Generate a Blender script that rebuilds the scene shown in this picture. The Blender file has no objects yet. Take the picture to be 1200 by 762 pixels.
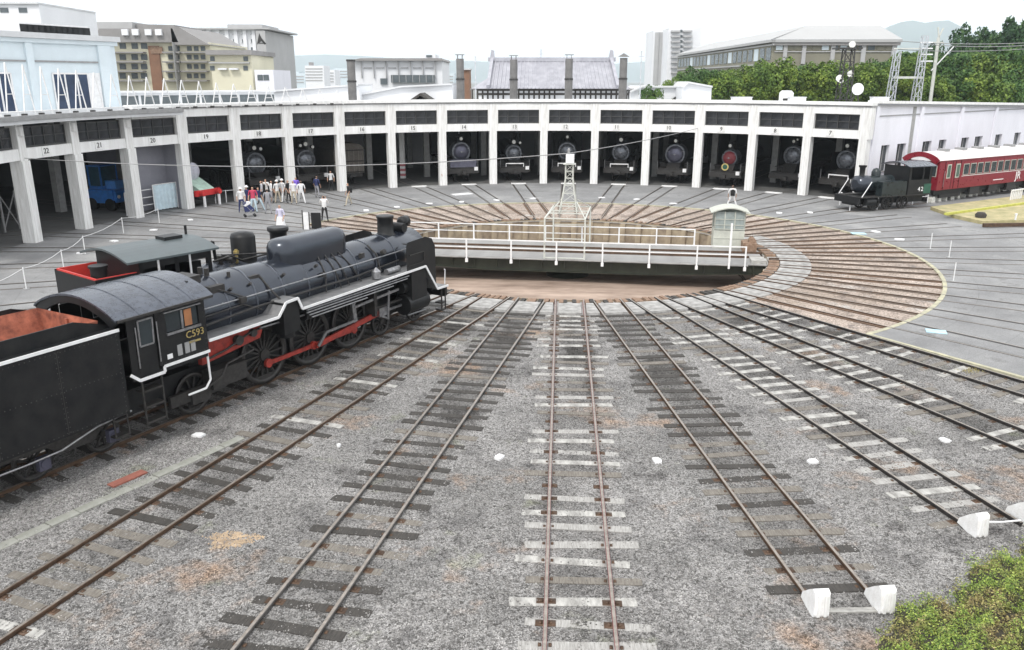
import bpy, bmesh, math, random
import numpy as np
from mathutils import Vector, Matrix
R = math.radians
sin, cos, pi = math.sin, math.cos, math.pi
random.seed(7); rng = np.random.default_rng(7)
S = bpy.context.scene
COL = S.collection

# ---------------- camera, world, sun, exposure ----------------
CAMH, PITCH, FPX = 8.524, 16.597, 960.9
cam_d = bpy.data.cameras.new('camera'); cam = bpy.data.objects.new('camera', cam_d); COL.objects.link(cam)
cam.location = (0, 0, CAMH); cam.rotation_euler = (R(90 - PITCH), 0, 0)
cam_d.sensor_width = 36; cam_d.lens = FPX / 1200 * 36; cam_d.clip_end = 20000; cam_d.clip_start = .1
S.camera = cam
W = bpy.data.worlds.new('World'); S.world = W; W.use_nodes = True
wn = W.node_tree.nodes; wl = W.node_tree.links
bg = wn['Background']; bg.inputs['Strength'].default_value = 0.1
SUN_EL, SUN_AZ = 52, 205          # azimuth clockwise from +Y
sky = wn.new('ShaderNodeTexSky'); sky.sky_type = 'NISHITA'; sky.sun_disc = False
sky.sun_elevation = R(SUN_EL); sky.sun_rotation = R(SUN_AZ)
tc = wn.new('ShaderNodeTexCoord'); sep = wn.new('ShaderNodeSeparateXYZ')
ramp = wn.new('ShaderNodeValToRGB')
ramp.color_ramp.elements[0].position = 0.0; ramp.color_ramp.elements[0].color = (.80, .88, .95, 1)
ramp.color_ramp.elements[1].position = .06; ramp.color_ramp.elements[1].color = (.97, .98, 1, 1)
cl = wn.new('ShaderNodeTexNoise'); cl.inputs['Scale'].default_value = 3; cl.inputs['Detail'].default_value = 5
mp = wn.new('ShaderNodeMapping'); mp.inputs['Scale'].default_value = (1, 1, 3.5)
clr = wn.new('ShaderNodeMapRange'); clr.inputs[1].default_value = .3; clr.inputs[2].default_value = .7
clr.inputs[3].default_value = 11.0; clr.inputs[4].default_value = 13.0
vm = wn.new('ShaderNodeVectorMath'); vm.operation = 'SCALE'
mx = wn.new('ShaderNodeMix'); mx.data_type = 'RGBA'; mx.inputs[0].default_value = .93
wl.new(tc.outputs['Generated'], sep.inputs[0]); wl.new(sep.outputs[2], ramp.inputs[0])
wl.new(tc.outputs['Generated'], mp.inputs[0]); wl.new(mp.outputs[0], cl.inputs[0]); wl.new(cl.outputs[0], clr.inputs[0])
wl.new(ramp.outputs[0], vm.inputs[0]); wl.new(clr.outputs[0], vm.inputs['Scale'])
wl.new(sky.outputs[0], mx.inputs[6]); wl.new(vm.outputs[0], mx.inputs[7]); wl.new(mx.outputs[2], bg.inputs[0])
sd = bpy.data.lights.new('sun', 'SUN'); sd.energy = 1.5; sd.angle = R(11); sd.color = (1, .96, .9)
sun = bpy.data.objects.new('sun', sd); COL.objects.link(sun)
az, el = R(SUN_AZ), R(SUN_EL)
sun.rotation_euler = Vector((sin(az) * cos(el), cos(az) * cos(el), sin(el))).to_track_quat('Z', 'Y').to_euler()
S.view_settings.view_transform = 'Standard'; S.view_settings.look = 'None'
S.view_settings.exposure = 0.52; S.view_settings.gamma = 1
S.render.engine = 'CYCLES'; S.cycles.max_bounces = 6; S.cycles.diffuse_bounces = 3; S.cycles.volume_bounces = 4

CX, CY = 2.929, 42.302            # turntable centre
def at(u, v, Y):                  # a point of the photograph (1200 px wide) at distance Y -> (X, Z)
    x, y = (u - 600) / FPX, (381 - v) / FPX
    cp, sp = cos(R(PITCH)), sin(R(PITCH))
    t = Y / (cp + sp * y)
    return x * t, CAMH + (-sp + cp * y) * t
def gp(u, v, z=0.0):              # point of the photograph lying at height z
    x, y = (u - 600) / FPX, (381 - v) / FPX
    cp, sp = cos(R(PITCH)), sin(R(PITCH))
    t = (z - CAMH) / (-sp + cp * y)
    return Vector((x * t, (cp + sp * y) * t, z))
def pol(b, r, z=0.0):
    return Vector((CX + r * sin(R(b)), CY + r * cos(R(b)), z))

# ---------------- materials ----------------
MC = {}
def mat(name, col, rough=.7, metal=0.0, var=.25, scale=3.0, bump=0.0, bscale=40.0, col2=None, streak=None, emit=None, spec=.5):
    if name in MC: return MC[name]
    m = bpy.data.materials.new(name); m.use_nodes = True; MC[name] = m
    n, l = m.node_tree.nodes, m.node_tree.links; b = n['Principled BSDF']
    b.inputs['Roughness'].default_value = rough; b.inputs['Metallic'].default_value = metal
    b.inputs['Specular IOR Level'].default_value = spec
    t = n.new('ShaderNodeTexCoord')
    nz = n.new('ShaderNodeTexNoise'); nz.inputs['Scale'].default_value = scale; nz.inputs['Detail'].default_value = 8
    nz.inputs['Roughness'].default_value = .65
    src = t.outputs['Object']
    if streak:
        mpp = n.new('ShaderNodeMapping'); mpp.inputs['Scale'].default_value = streak; l.new(src, mpp.inputs[0]); src = mpp.outputs[0]
    l.new(src, nz.inputs['Vector'])
    rp = n.new('ShaderNodeValToRGB'); rp.color_ramp.elements[0].position = .32; rp.color_ramp.elements[1].position = .68
    c2 = col2 or tuple(min(1, c * (1 + var * .5)) for c in col)
    rp.color_ramp.elements[0].color = (*[c * (1 - var) for c in col], 1) if not col2 else (*col, 1)
    rp.color_ramp.elements[1].color = (*c2, 1)
    l.new(nz.outputs[0], rp.inputs[0]); l.new(rp.outputs[0], b.inputs['Base Color'])
    rr = n.new('ShaderNodeMapRange'); rr.inputs[3].default_value = max(.05, rough - .12); rr.inputs[4].default_value = min(1, rough + .12)
    l.new(nz.outputs[0], rr.inputs[0]); l.new(rr.outputs[0], b.inputs['Roughness'])
    if bump:
        n2 = n.new('ShaderNodeTexNoise'); n2.inputs['Scale'].default_value = bscale; n2.inputs['Detail'].default_value = 4
        l.new(t.outputs['Object'], n2.inputs['Vector'])
        bp = n.new('ShaderNodeBump'); bp.inputs['Strength'].default_value = bump; bp.inputs['Distance'].default_value = .02
        l.new(n2.outputs[0], bp.inputs['Height']); l.new(bp.outputs[0], b.inputs['Normal'])
    if emit:
        b.inputs['Emission Color'].default_value = (*col, 1); b.inputs['Emission Strength'].default_value = emit
    return m

def ground_mat(name, cols, cell=22.0, cmix=.5, bump=.6, patches=(), tracks=False, joints=0.0):
    """gravel / asphalt: random tinted cells under large soft stains, polar oil stains between the rails"""
    m = bpy.data.materials.new(name); m.use_nodes = True; MC[name] = m
    n, l = m.node_tree.nodes, m.node_tree.links; b = n['Principled BSDF']; b.inputs['Roughness'].default_value = .9
    b.inputs['Specular IOR Level'].default_value = .25
    g = n.new('ShaderNodeNewGeometry'); P_ = g.outputs['Position']
    def noise(sc, det=6, ro=.6):
        a = n.new('ShaderNodeTexNoise'); a.inputs['Scale'].default_value = sc; a.inputs['Detail'].default_value = det
        a.inputs['Roughness'].default_value = ro; l.new(P_, a.inputs['Vector']); return a.outputs[0]
    def rampn(src, p0, p1, c0, c1):
        r = n.new('ShaderNodeValToRGB'); e = r.color_ramp.elements
        e[0].position, e[1].position = p0, p1; e[0].color, e[1].color = (*c0, 1), (*c1, 1); l.new(src, r.inputs[0]); return r.outputs[0]
    def mix(f, a, c, mode='MIX'):
        x = n.new('ShaderNodeMix'); x.data_type = 'RGBA'; x.blend_type = mode
        if isinstance(f, float): x.inputs[0].default_value = f
        else: l.new(f, x.inputs[0])
        for i, v in ((6, a), (7, c)):
            if isinstance(v, tuple): x.inputs[i].default_value = (*v, 1)
            else: l.new(v, x.inputs[i])
        return x.outputs[2]
    base = rampn(noise(.35), .38, .62, cols[0], cols[1])
    base = mix(rampn(noise(.9, 7, .7), .5, .68, (0, 0, 0), (1, 1, 1)), base, cols[2])
    for sc, lo, hi, c in patches:
        base = mix(rampn(noise(sc, 7, .7), lo, hi, (0, 0, 0), (1, 1, 1)), base, c)
    v = n.new('ShaderNodeTexVoronoi'); v.inputs['Scale'].default_value = cell; l.new(P_, v.inputs['Vector'])
    bw = n.new('ShaderNodeSeparateColor'); l.new(v.outputs['Color'], bw.inputs[0])
    cellc = rampn(bw.outputs[0], .05, .95, (.25, .25, .25), (1.9, 1.9, 1.95))
    out = mix(cmix, base, mix(1.0, base, cellc, 'MULTIPLY'))
    h = noise(90, 3, .8)
    out = mix(.35, out, mix(1.0, out, rampn(h, .35, .65, (.4, .4, .4), (1.6, 1.6, 1.6)), 'MULTIPLY'))
    if tracks or joints:
        s = n.new('ShaderNodeVectorMath'); s.operation = 'SUBTRACT'; s.inputs[1].default_value = (CX, CY, 0); l.new(P_, s.inputs[0])
        sp = n.new('ShaderNodeSeparateXYZ'); l.new(s.outputs[0], sp.inputs[0])
        def M(op, a, c=None):
            q = n.new('ShaderNodeMath'); q.operation = op
            for i, vv in enumerate((a, c)):
                if vv is None: continue
                if isinstance(vv, (int, float)): q.inputs[i].default_value = vv
                else: l.new(vv, q.inputs[i])
            return q.outputs[0]
        rad = n.new('ShaderNodeVectorMath'); rad.operation = 'LENGTH'; l.new(s.outputs[0], rad.inputs[0]); rad = rad.outputs['Value']
    if tracks:
        ang = M('ARCTAN2', sp.outputs[0], M('MULTIPLY', sp.outputs[1], -1.0))       # heading from the near side
        a = M('DIVIDE', M('ADD', ang, R(3.37)), R(8.55))
        fr = M('ABSOLUTE', M('SUBTRACT', M('FRACT', M('ADD', a, .5)), .5))          # 0 on a track centre
        dist = M('MULTIPLY', M('MULTIPLY', fr, R(8.55)), rad)
        w = M('ADD', dist, M('MULTIPLY', M('SUBTRACT', noise(.55, 6, .7), .5), 4.2))
        f = rampn(w, .15, 1.15, (1, 1, 1), (0, 0, 0))
        fall = rampn(M('DIVIDE', rad, 40), .40, .80, (1, 1, 1), (.2, .2, .2))
        ff = mix(1.0, f, fall, 'MULTIPLY'); ff = mix(1.0, ff, rampn(noise(.23, 4), .40, .58, (.25, .25, .25), (1, 1, 1)), 'MULTIPLY')
        out = mix(ff, out, mix(1.0, out, (.27, .26, .25), 'MULTIPLY'))
    if joints:
        rr_ = M('FRACT', M('DIVIDE', rad, joints)); e = rampn(rr_, 0.0, .015, (.45, .45, .45), (1, 1, 1))
        out = mix(.5, out, mix(1.0, out, e, 'MULTIPLY'))
    l.new(out, b.inputs['Base Color'])
    bp = n.new('ShaderNodeBump'); bp.inputs['Strength'].default_value = bump; bp.inputs['Distance'].default_value = .03
    l.new(v.outputs['Distance'], bp.inputs['Height']); l.new(bp.outputs[0], b.inputs['Normal'])
    return m

M_ = dict(
 black=mat('black_paint', (.006, .0065, .008), .45, 0, .4, 3, col2=(.018, .018, .018), spec=.32),
 jacket=mat('boiler_jacket', (.006, .0075, .011), .22, 0, .35, 4, col2=(.018, .022, .032), streak=(1, 1, .4), spec=.85),
 roofblk=mat('cab_roof_paint', (.022, .025, .032), .28, 0, .35, 5, col2=(.065, .073, .092), spec=.9),
 iron=mat('dark_iron', (.05, .047, .045), .55, .4, .5, 9),
 steel=mat('dull_steel', (.35, .35, .36), .4, .8, .4, 9),
 red=mat('faded_red_paint', (.32, .05, .04), .55, 0, .5, 6),
 bunker=mat('orange_red_bunker_paint', (.15, .045, .028), .75, 0, .3, 3.2, .5, 8, col2=(.50, .17, .10)),
 chipped=mat('chipped_white_paint', (.72, .71, .69), .7, 0, .3, 5, .4, 25, col2=(.90, .90, .90)),
 white=mat('white_paint', (.8, .8, .8), .55, 0, .12, 5),
 gold=mat('brass_letters', (.75, .6, .25), .35, .8, .2, 9),
 glass=mat('dark_glass', (.03, .04, .045), .12, 0, .3, 2),
 sheet=mat('stained_white_concrete', (.62, .61, .585), .8, 0, .13, 3.0, .15, 30, streak=(2.6, 2.6, .25), col2=(.88, .88, .87)),
 fascia=mat('white_render', (.72, .715, .70), .8, 0, .08, 1.6, .1, 25, streak=(2, 2, .25), col2=(.88, .88, .87)),
 roof=mat('pale_roof_sheet', (.62, .63, .64), .7, 0, .15, .6),
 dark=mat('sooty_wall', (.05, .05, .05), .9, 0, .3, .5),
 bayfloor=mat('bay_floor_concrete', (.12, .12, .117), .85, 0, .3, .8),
 rail=mat('rusty_rail', (.115, .07, .045), .6, .4, .45, 6),
 railred=mat('red_oxide_rail', (.27, .10, .10), .6, .3, .35, 6),
 railtop=mat('worn_rail_head', (.35, .31, .27), .4, .7, .4, 9),
 railgrey=mat('grey_rail', (.17, .16, .15), .5, .5, .35, 6),
 raildark=mat('dark_rail', (.045, .04, .038), .5, .3, .4, 6),
 front=mat('engine_front_paint', (.07, .075, .085), .3, .5, .4, 5, col2=(.20, .21, .23), spec=.9),
 wood=mat('weathered_sleeper_wood', (.10, .087, .072), .9, 0, .5, 5, .5, 60, streak=(1, 9, 9), col2=(.25, .23, .20)),
 wooddark=mat('oiled_sleeper_wood', (.022, .020, .018), .85, 0, .4, 5, .5, 60, streak=(1, 9, 9), col2=(.075, .068, .06)),
 woodpale=mat('bleached_sleeper_wood', (.19, .182, .17), .9, 0, .4, 3, .5, 60, streak=(1, 3, 9), col2=(.52, .51, .48)),
 woodgrey=mat('grey_sleeper_wood', (.22, .21, .195), .9, 0, .4, 5, .5, 60, streak=(1, 9, 9), col2=(.46, .45, .43)),
 woodbrown=mat('brown_timber_block', (.16, .09, .055), .85, 0, .5, 5, .4, 50, col2=(.34, .24, .17)),
 slab=mat('pale_concrete_slab', (.22, .215, .205), .9, 0, .35, 2.5, .35, 30, col2=(.47, .46, .445), spec=.2),
 pit=mat('rusty_pit_floor', (.20, .145, .11), .9, 0, .4, .8, .4, 12, col2=(.48, .37, .30), streak=(.4, 1.4, 1)),
 pitwall=mat('stained_pit_wall', (.16, .12, .09), .9, 0, .5, .9, .3, 12, col2=(.42, .36, .26)),
 deck=mat('grey_deck_plates', (.17, .165, .16), .8, 0, .3, 2.2, col2=(.40, .395, .385), streak=(.4, 5, 1), spec=.3),
 girder=mat('dark_green_girder', (.030, .034, .022), .6, 0, .4, 2),
 cream=mat('pale_green_cream_paint', (.50, .51, .45), .6, 0, .15, 3),
 towerp=mat('pale_tower_paint', (.58, .59, .54), .6, 0, .12, 3),
 yellow=mat('faded_yellow_line', (.30, .29, .22), .85, 0, .4, 3, col2=(.52, .49, .34)),
 rope=mat('white_rope', (.75, .75, .75), .8, 0, .1, 9),
 wire=mat('grey_cable', (.30, .30, .30), .6, 0, .1, 9),
 blue=mat('blue_machine_paint', (.03, .20, .62), .45, 0, .25, 3),
 curtain=mat('pale_blue_sheet', (.62, .74, .80), .7, 0, .15, 3),
 shutter=mat('grey_violet_shutter', (.30, .30, .34), .7, 0, .12, 1),
 paleblue=mat('pale_blue_wall', (.66, .74, .78), .8, 0, .08, .7),
 wingwall=mat('lavender_white_wall', (.76, .76, .81), .8, 0, .08, .6, streak=(1, 1, .4)),
 creamwall=mat('far_cream_wall', (.68, .65, .50), .85, 0, .08, .3),
 greywall=mat('far_grey_wall', (.42, .42, .42), .85, 0, .1, .3),
 mansard=mat('brown_grey_mansard', (.27, .26, .255), .85, 0, .15, .5),
 whitewall=mat('far_white_wall', (.76, .77, .79), .85, 0, .06, .2),
 palewall=mat('far_pale_wall', (.62, .70, .74), .85, 0, .06, .2),
 brownpanel=mat('brown_panel', (.24, .13, .08), .8, 0, .25, .6),
 tile=mat('grey_roof_tile', (.30, .30, .335), .6, 0, .15, 1.2, col2=(.44, .44, .475)),
 stack=mat('smoke_stack_steel', (.16, .155, .15), .6, .2, .35, 1.5),
 winpane=mat('far_window_glass', (.10, .12, .13), .25, 0, .3, 1),
 longroof=mat('light_grey_metal_roof', (.42, .42, .415), .7, 0, .06, .1),
 olivewall=mat('olive_grey_wall', (.22, .21, .16), .85, 0, .15, .3),
 hill=mat('hazy_blue_hill', (.30, .46, .66), 1, 0, .12, .004),
 hillpale=mat('pale_hazy_hill', (.52, .70, .84), 1, 0, .08, .004),
 bark=mat('bark', (.09, .07, .05), .9, 0, .4, 3),
 brickred=mat('red_brown_board', (.30, .11, .08), .8, 0, .35, 5, streak=(1, 6, 1)),
 sand=mat('sand_patch_grains', (.50, .38, .26), .95, 0, .35, 6, .6, 60),
 platform=mat('yellow_gravel_platform', (.26, .25, .12), .9, 0, .35, 1.5, .3, 20, col2=(.50, .42, .24)),
 rcred=mat('crimson_railcar_paint', (.21, .006, .018), .3, 0, .15, 3),
 rcroof=mat('white_railcar_roof', (.68, .65, .64), .6, 0, .08, 2),
 green=mat('dark_green_paint', (.02, .09, .06), .45, 0, .3, 4),
 teal=mat('dark_teal_tank', (.007, .010, .011), .3, 0, .35, 3, col2=(.022, .032, .035)),
 grey=mat('mid_grey_paint', (.30, .30, .30), .6, 0, .2, 3),
 woodcar=mat('grey_brown_wagon_wood', (.13, .115, .10), .8, 0, .3, 3),
 lamp=mat('lamp_lens_glass', (.85, .85, .80), .15, 0, .05, 9),
 skin=mat('skin', (.50, .30, .21), .6, 0, .05, 9), hair=mat('black_hair', (.02, .018, .016), .6, 0, .1, 9),
)
def cloth(name, c): return mat('cloth_' + name, c, .9, 0, .15, 14)

for k_ in ('jacket', 'roofblk', 'front'): M_[k_].node_tree.nodes['Principled BSDF'].inputs['Specular Tint'].default_value = (.84, .90, 1, 1)
# ---------------- mesh helper ----------------
class MB:
    def __init__(s): s.v = []; s.f = []; s.sm = []
    def add(s, vs, fs, smooth=False):
        o = len(s.v); s.v += [tuple(p) for p in vs]; s.f += [tuple(i + o for i in f) for f in fs]; s.sm += [smooth] * len(fs); return s
    def box(s, c, d, rz=0, ry=0):
        hx, hy, hz = d[0] / 2, d[1] / 2, d[2] / 2
        p = [Vector((x * hx, y * hy, z * hz)) for z in (-1, 1) for y in (-1, 1) for x in (-1, 1)]
        if rz or ry: m = Matrix.Rotation(rz, 3, 'Z') @ Matrix.Rotation(ry, 3, 'Y'); p = [m @ q for q in p]
        c = Vector(c); return s.add([q + c for q in p], [(0, 2, 3, 1), (4, 5, 7, 6), (0, 1, 5, 4), (2, 6, 7, 3), (0, 4, 6, 2), (1, 3, 7, 5)])
    def b2(s, x0, x1, y0, y1, z0, z1): return s.box(((x0 + x1) / 2, (y0 + y1) / 2, (z0 + z1) / 2), (abs(x1 - x0), abs(y1 - y0), abs(z1 - z0)))
    def cyl(s, a, b, r0, r1=None, n=12, cap=True, smooth=True):
        a, b = Vector(a), Vector(b); r1 = r0 if r1 is None else r1
        d = (b - a); q = d.to_track_quat('Z', 'Y').to_matrix(); u, w = q.col[0], q.col[1]
        vs = [a + (u * cos(2 * pi * i / n) + w * sin(2 * pi * i / n)) * r0 for i in range(n)] + [b + (u * cos(2 * pi * i / n) + w * sin(2 * pi * i / n)) * r1 for i in range(n)]
        s.add(vs, [(i, (i + 1) % n, n + (i + 1) % n, n + i) for i in range(n)], smooth)
        if cap: s.add(vs, [tuple(range(n - 1, -1, -1)), tuple(range(n, 2 * n))])
        return s
    def lathe(s, prof, c=(0, 0, 0), axis='Z', n=20):
        vs = []; c = Vector(c)
        for r, h in prof:
            for i in range(n):
                a = 2 * pi * i / n; x, y = r * cos(a), r * sin(a)
                p = (x, y, h) if axis == 'Z' else ((h, x, y) if axis == 'X' else (x, h, y)); vs.append(c + Vector(p))
        k = len(prof); s.add(vs, [(j * n + i, j * n + (i + 1) % n, (j + 1) * n + (i + 1) % n, (j + 1) * n + i) for j in range(k - 1) for i in range(n)], True)
        s.add(vs, [tuple(range(n - 1, -1, -1)), tuple(range((k - 1) * n, k * n))]); return s
    def prism(s, pts, a, b, plane='XZ', smooth=False):
        """polygon pts in a plane extruded between a and b along the remaining axis"""
        f = {'XZ': lambda p, t: (p[0], t, p[1]), 'YZ': lambda p, t: (t, p[0], p[1]), 'XY': lambda p, t: (p[0], p[1], t)}[plane]
        n = len(pts); s.add([f(p, a) for p in pts] + [f(p, b) for p in pts], [(i, (i + 1) % n, n + (i + 1) % n, n + i) for i in range(n)], smooth)
        s.add([f(p, a) for p in pts] + [f(p, b) for p in pts], [tuple(range(n - 1, -1, -1)), tuple(range(n, 2 * n))]); return s
    def tube(s, pts, r=.03, n=6):
        for a, b in zip(pts[:-1], pts[1:]): s.cyl(a, b, r, n=n)
        return s
    def bar(s, a, b, w, h=None):     # rectangular bar between two points
        a, b = Vector(a), Vector(b); h = h or w; d = (b - a).normalized(); up = Vector((0, 0, 1)) if abs(d.z) < .95 else Vector((1, 0, 0))
        u = d.cross(up).normalized() * w / 2; v = u.cross(d).normalized() * h / 2
        return s.add([a - u - v, a + u - v, a + u + v, a - u + v, b - u - v, b + u - v, b + u + v, b - u + v],
                     [(0, 1, 2, 3), (7, 6, 5, 4), (0, 4, 5, 1), (1, 5, 6, 2), (2, 6, 7, 3), (3, 7, 4, 0)])
    def mesh(s, name, m, smooth=None):
        me = bpy.data.meshes.new(name); me.from_pydata(s.v, [], s.f); me.materials.append(m)
        bm = bmesh.new(); bm.from_mesh(me)
        for f, q in zip(bm.faces, s.sm): f.smooth = q
        bmesh.ops.recalc_face_normals(bm, faces=bm.faces); bm.to_mesh(me); bm.free(); return me
    def build(s, name, m, parent=None, loc=(0, 0, 0), rz=0, **k):
        return put(name, s.mesh(name, m), parent, loc, rz, **k)
def put(name, me, parent=None, loc=(0, 0, 0), rz=0, label=None, cat=None, group=None, kind=None, scale=None):
    o = bpy.data.objects.new(name, me); COL.objects.link(o); o.location = loc; o.rotation_euler = (0, 0, rz)
    if parent: o.parent = parent
    if scale: o.scale = scale
    if label: o['label'] = label
    if cat: o['category'] = cat
    if group: o['group'] = group
    if kind: o['kind'] = kind
    return o
def thing(name, label, cat, loc=(0, 0, 0), rz=0, group=None):
    return put(name, None, None, loc, rz, label=label, cat=cat, group=group)
def copy_tree(o, parent=None):
    c = o.copy(); COL.objects.link(c); c.parent = parent
    for ch in list(o.children): copy_tree(ch, c)
    return c
def text_mesh(name, txt, size, m, ext=.01):
    cu = bpy.data.curves.new(name, 'FONT'); cu.body = txt; cu.size = size; cu.extrude = ext; cu.align_x = 'CENTER'; cu.align_y = 'CENTER'; cu.resolution_u = 2
    o = bpy.data.objects.new(name, cu); COL.objects.link(o); bpy.context.view_layer.update()
    me = bpy.data.meshes.new_from_object(o.evaluated_get(bpy.context.evaluated_depsgraph_get())); bpy.data.objects.remove(o)
    me.materials.clear(); me.materials.append(m); return me
ORD = ['first', 'second', 'third', 'fourth', 'fifth', 'sixth', 'seventh', 'eighth', 'ninth', 'tenth', 'eleventh', 'twelfth', 'thirteenth', 'fourteenth', 'fifteenth', 'sixteenth', 'seventeenth', 'eighteenth']
def numpy_mesh(name, V, F, m, smooth=False):
    me = bpy.data.meshes.new(name); nv, nf, k = len(V), len(F), F.shape[1]
    me.vertices.add(nv); me.vertices.foreach_set('co', V.astype(np.float32).ravel())
    me.loops.add(nf * k); me.loops.foreach_set('vertex_index', F.astype(np.int32).ravel())
    me.polygons.add(nf); me.polygons.foreach_set('loop_start', np.arange(0, nf * k, k, dtype=np.int32))
    me.materials.append(m); me.update(calc_edges=True); return me

# =====================================================================
#  GROUND, PIT, TRACKS
# =====================================================================
def cb(k): return -85.48 + 8.505 * k      # bearing of facade pier k
def bb(k): return -81.23 + 8.505 * k      # bearing of bay k (between pier k and k+1)
RF = 29.4
gm_yard = ground_mat('grey_gravel', ((.20, .195, .185), (.275, .267, .255), (.15, .145, .14)), 38, .75, .8,
                     ((.28, .56, .68, (.30, .22, .16)), (.5, .60, .75, (.21, .22, .15)), (.33, .58, .66, (.10, .095, .09))), tracks=True)
gm_ring = ground_mat('beige_gravel_ring', ((.30, .245, .20), (.40, .335, .285), (.19, .155, .13)), 24, .6, .6, ((.6, .55, .68, (.15, .13, .12)), (.4, .58, .68, (.42, .40, .37)), (1.1, .6, .7, (.28, .20, .14))))
gm_apron = ground_mat('asphalt_apron', ((.19, .19, .19), (.27, .27, .268), (.225, .225, .225)), 60, .22, .2, ((.25, .52, .70, (.32, .318, .31)), (.7, .58, .70, (.14, .137, .133)), (2.2, .62, .70, (.12, .118, .115))), joints=2.1)
gm_ballast = ground_mat('pebble_colours', ((.235, .227, .215), (.32, .31, .295), (.165, .16, .153)), 14, .8, 0, ((.28, .56, .68, (.34, .25, .19)), (.5, .60, .75, (.25, .26, .18)), (.33, .58, .66, (.14, .135, .13))), tracks=True)

def sector(b0, b1, r0, r1, z, zb=None, db=2.0, nr=3):
    m = MB(); nb = max(2, int(abs(b1 - b0) / db) + 1); V = []; F = []
    for i in range(nb):
        b = b0 + (b1 - b0) * i / (nb - 1)
        for j in range(nr): V.append(pol(b, r0 + (r1 - r0) * j / (nr - 1), z))
    for i in range(nb - 1):
        for j in range(nr - 1): a = i * nr + j; F.append((a, a + 1, a + nr + 1, a + nr))
    m.add(V, F)
    if zb is not None:
        def wall(ring):
            vs = [pol(b, r, z) for b, r in ring] + [pol(b, r, zb) for b, r in ring]; n = len(ring)
            m.add(vs, [(i, i + 1, n + i + 1, n + i) for i in range(n - 1)])
        bs = [b0 + (b1 - b0) * i / (nb - 1) for i in range(nb)]
        wall([(b, r0) for b in bs]); wall([(b, r1) for b in bs])
        if abs(b1 - b0) < 359: wall([(b0, r0), (b0, r1)]); wall([(b1, r0), (b1, r1)])
    return m
g = sector(0, 360, 12.08, 60, -.078, nr=8); o = sector(0, 360, 60, 9000, -.078, nr=14)
g.build('gravel_yard', gm_yard, kind='structure')
o.build('far_ground', mat('far_ground_earth', (.20, .20, .18), .95, 0, .2, .02), kind='structure')
sector(-64, 147, 10.62, 17.55, -.055, -.13, nr=5).build('turntable_ring_ground', gm_ring, kind='structure')
sector(-135, 147, 17.72, 58, 0, -.13, nr=9).build('asphalt_apron', gm_apron, kind='structure')
sector(-135, -64.2, 12.1, 17.72, 0, -.13, nr=3).build('asphalt_apron_inner', gm_apron, kind='structure')
sector(-64, 147, 17.55, 17.72, .012, -.13, db=1.0, nr=2).build('ring_kerb', M_['yellow'], kind='structure')
# kerb along the gravel edge on the right
MB().bar(pol(147.25, 17.6, -.05), pol(147.25, 46, -.05), .14, .16).build('gravel_edge_kerb', M_['yellow'], kind='structure')

# pit
pf = MB(); n = 96
pf.lathe([(.05, -1.26), (1.2, -1.28), (5, -1.32), (8.2, -1.38), (10.3, -1.42)], (CX, CY, 0), n=n); pf.build('pit_floor', M_['pit'], kind='structure')
pw = MB()
pw.add([pol(i * 360 / n, 10.07, z) for i in range(n) for z in (-1.55, -.02)], [(2 * i, 2 * i + 1, (2 * i + 3) % (2 * n), (2 * i + 2) % (2 * n)) for i in range(n)])
pitwall = pw.build('pit_wall', M_['pitwall'], kind='structure')
for i in range(60):
    MB().box((0, 0, -.8), (.14, .35, 1.35)).build('buttress', M_['pitwall'], pitwall, pol(i * 6, 9.99), R(90 - i * 6)) if i % 1 == 0 else None
ring_r = MB()
for i in range(72):
    a, b = pol(i * 5, 9.15, -1.33), pol(i * 5 + 5, 9.15, -1.33); ring_r.bar(a, b, .07, .13)
ring_r.build('pit_circle_rail', M_['rail'], pitwall)

# pale slabs and timber blocks round the pit
HEAD = [bb(k) for k in range(-2, 16)] + [149.4 - 8.59 * j for j in range(11, 0, -1)] + [149.4, 157.62, 166.33, 174.83, 183.37, 192.04, 200.48, 209.0, 217.5, 226.0, 234.6, 243.3, 252.2]
GO = .5335 + .0325
def slab_mesh(w0, w1, r0, r1):       # trapezoid, local x = outward
    return MB().prism([(r0, -w0), (r1, -w1), (r1, w1), (r0, w0)], -.09, 0, 'XY')
ringbase = sector(0, 360, 10.0, 12.08, -.10, -.13, nr=2).build('pit_rim_bed', M_['slab'], kind='structure')
half = lambda r, db: r * sin(R(db / 2))
gin = slab_mesh(GO - .12, GO - .12, 10.62, 12.05).mesh('slab', M_['slab'])
gout = slab_mesh(half(10.62, 8.55) - GO - .06 - .02, half(12.05, 8.55) - GO - .06 - .02, 10.62, 12.05)
gout = gout.mesh('slab', M_['slab'])
blk = MB().box((10.33, 0, -.045), (.50, .17, .13)).mesh('timber_block', M_['woodbrown'])
blk2 = MB().box((10.33, 0, -.055), (.50, .16, .13)).mesh('timber_block', M_['wooddark'])
ctr = Vector((CX, CY, 0))
for i, b in enumerate(HEAD):
    nb = HEAD[(i + 1) % len(HEAD)]; mid = b + ((nb - b) % 360) / 2
    for me, a in ((gin, b), (gout, mid)):
        if -64 < (a + 180) % 360 - 180 < 68: continue
        put('slab', me, ringbase, ctr + Vector((0, 0, random.uniform(-.012, .006))), R(90 - a))
    for j in range(6):
        a = b + ((nb - b) % 360) * (j + .5) / 6
        if 96 < a % 360 < 103 or 276 < a % 360 < 283: continue
        put('timber_block', random.choice((blk, blk, blk2)), ringbase, ctr + Vector((0, 0, random.uniform(-.03, .02))), R(90 - a + random.uniform(-.4, .4)))

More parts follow.
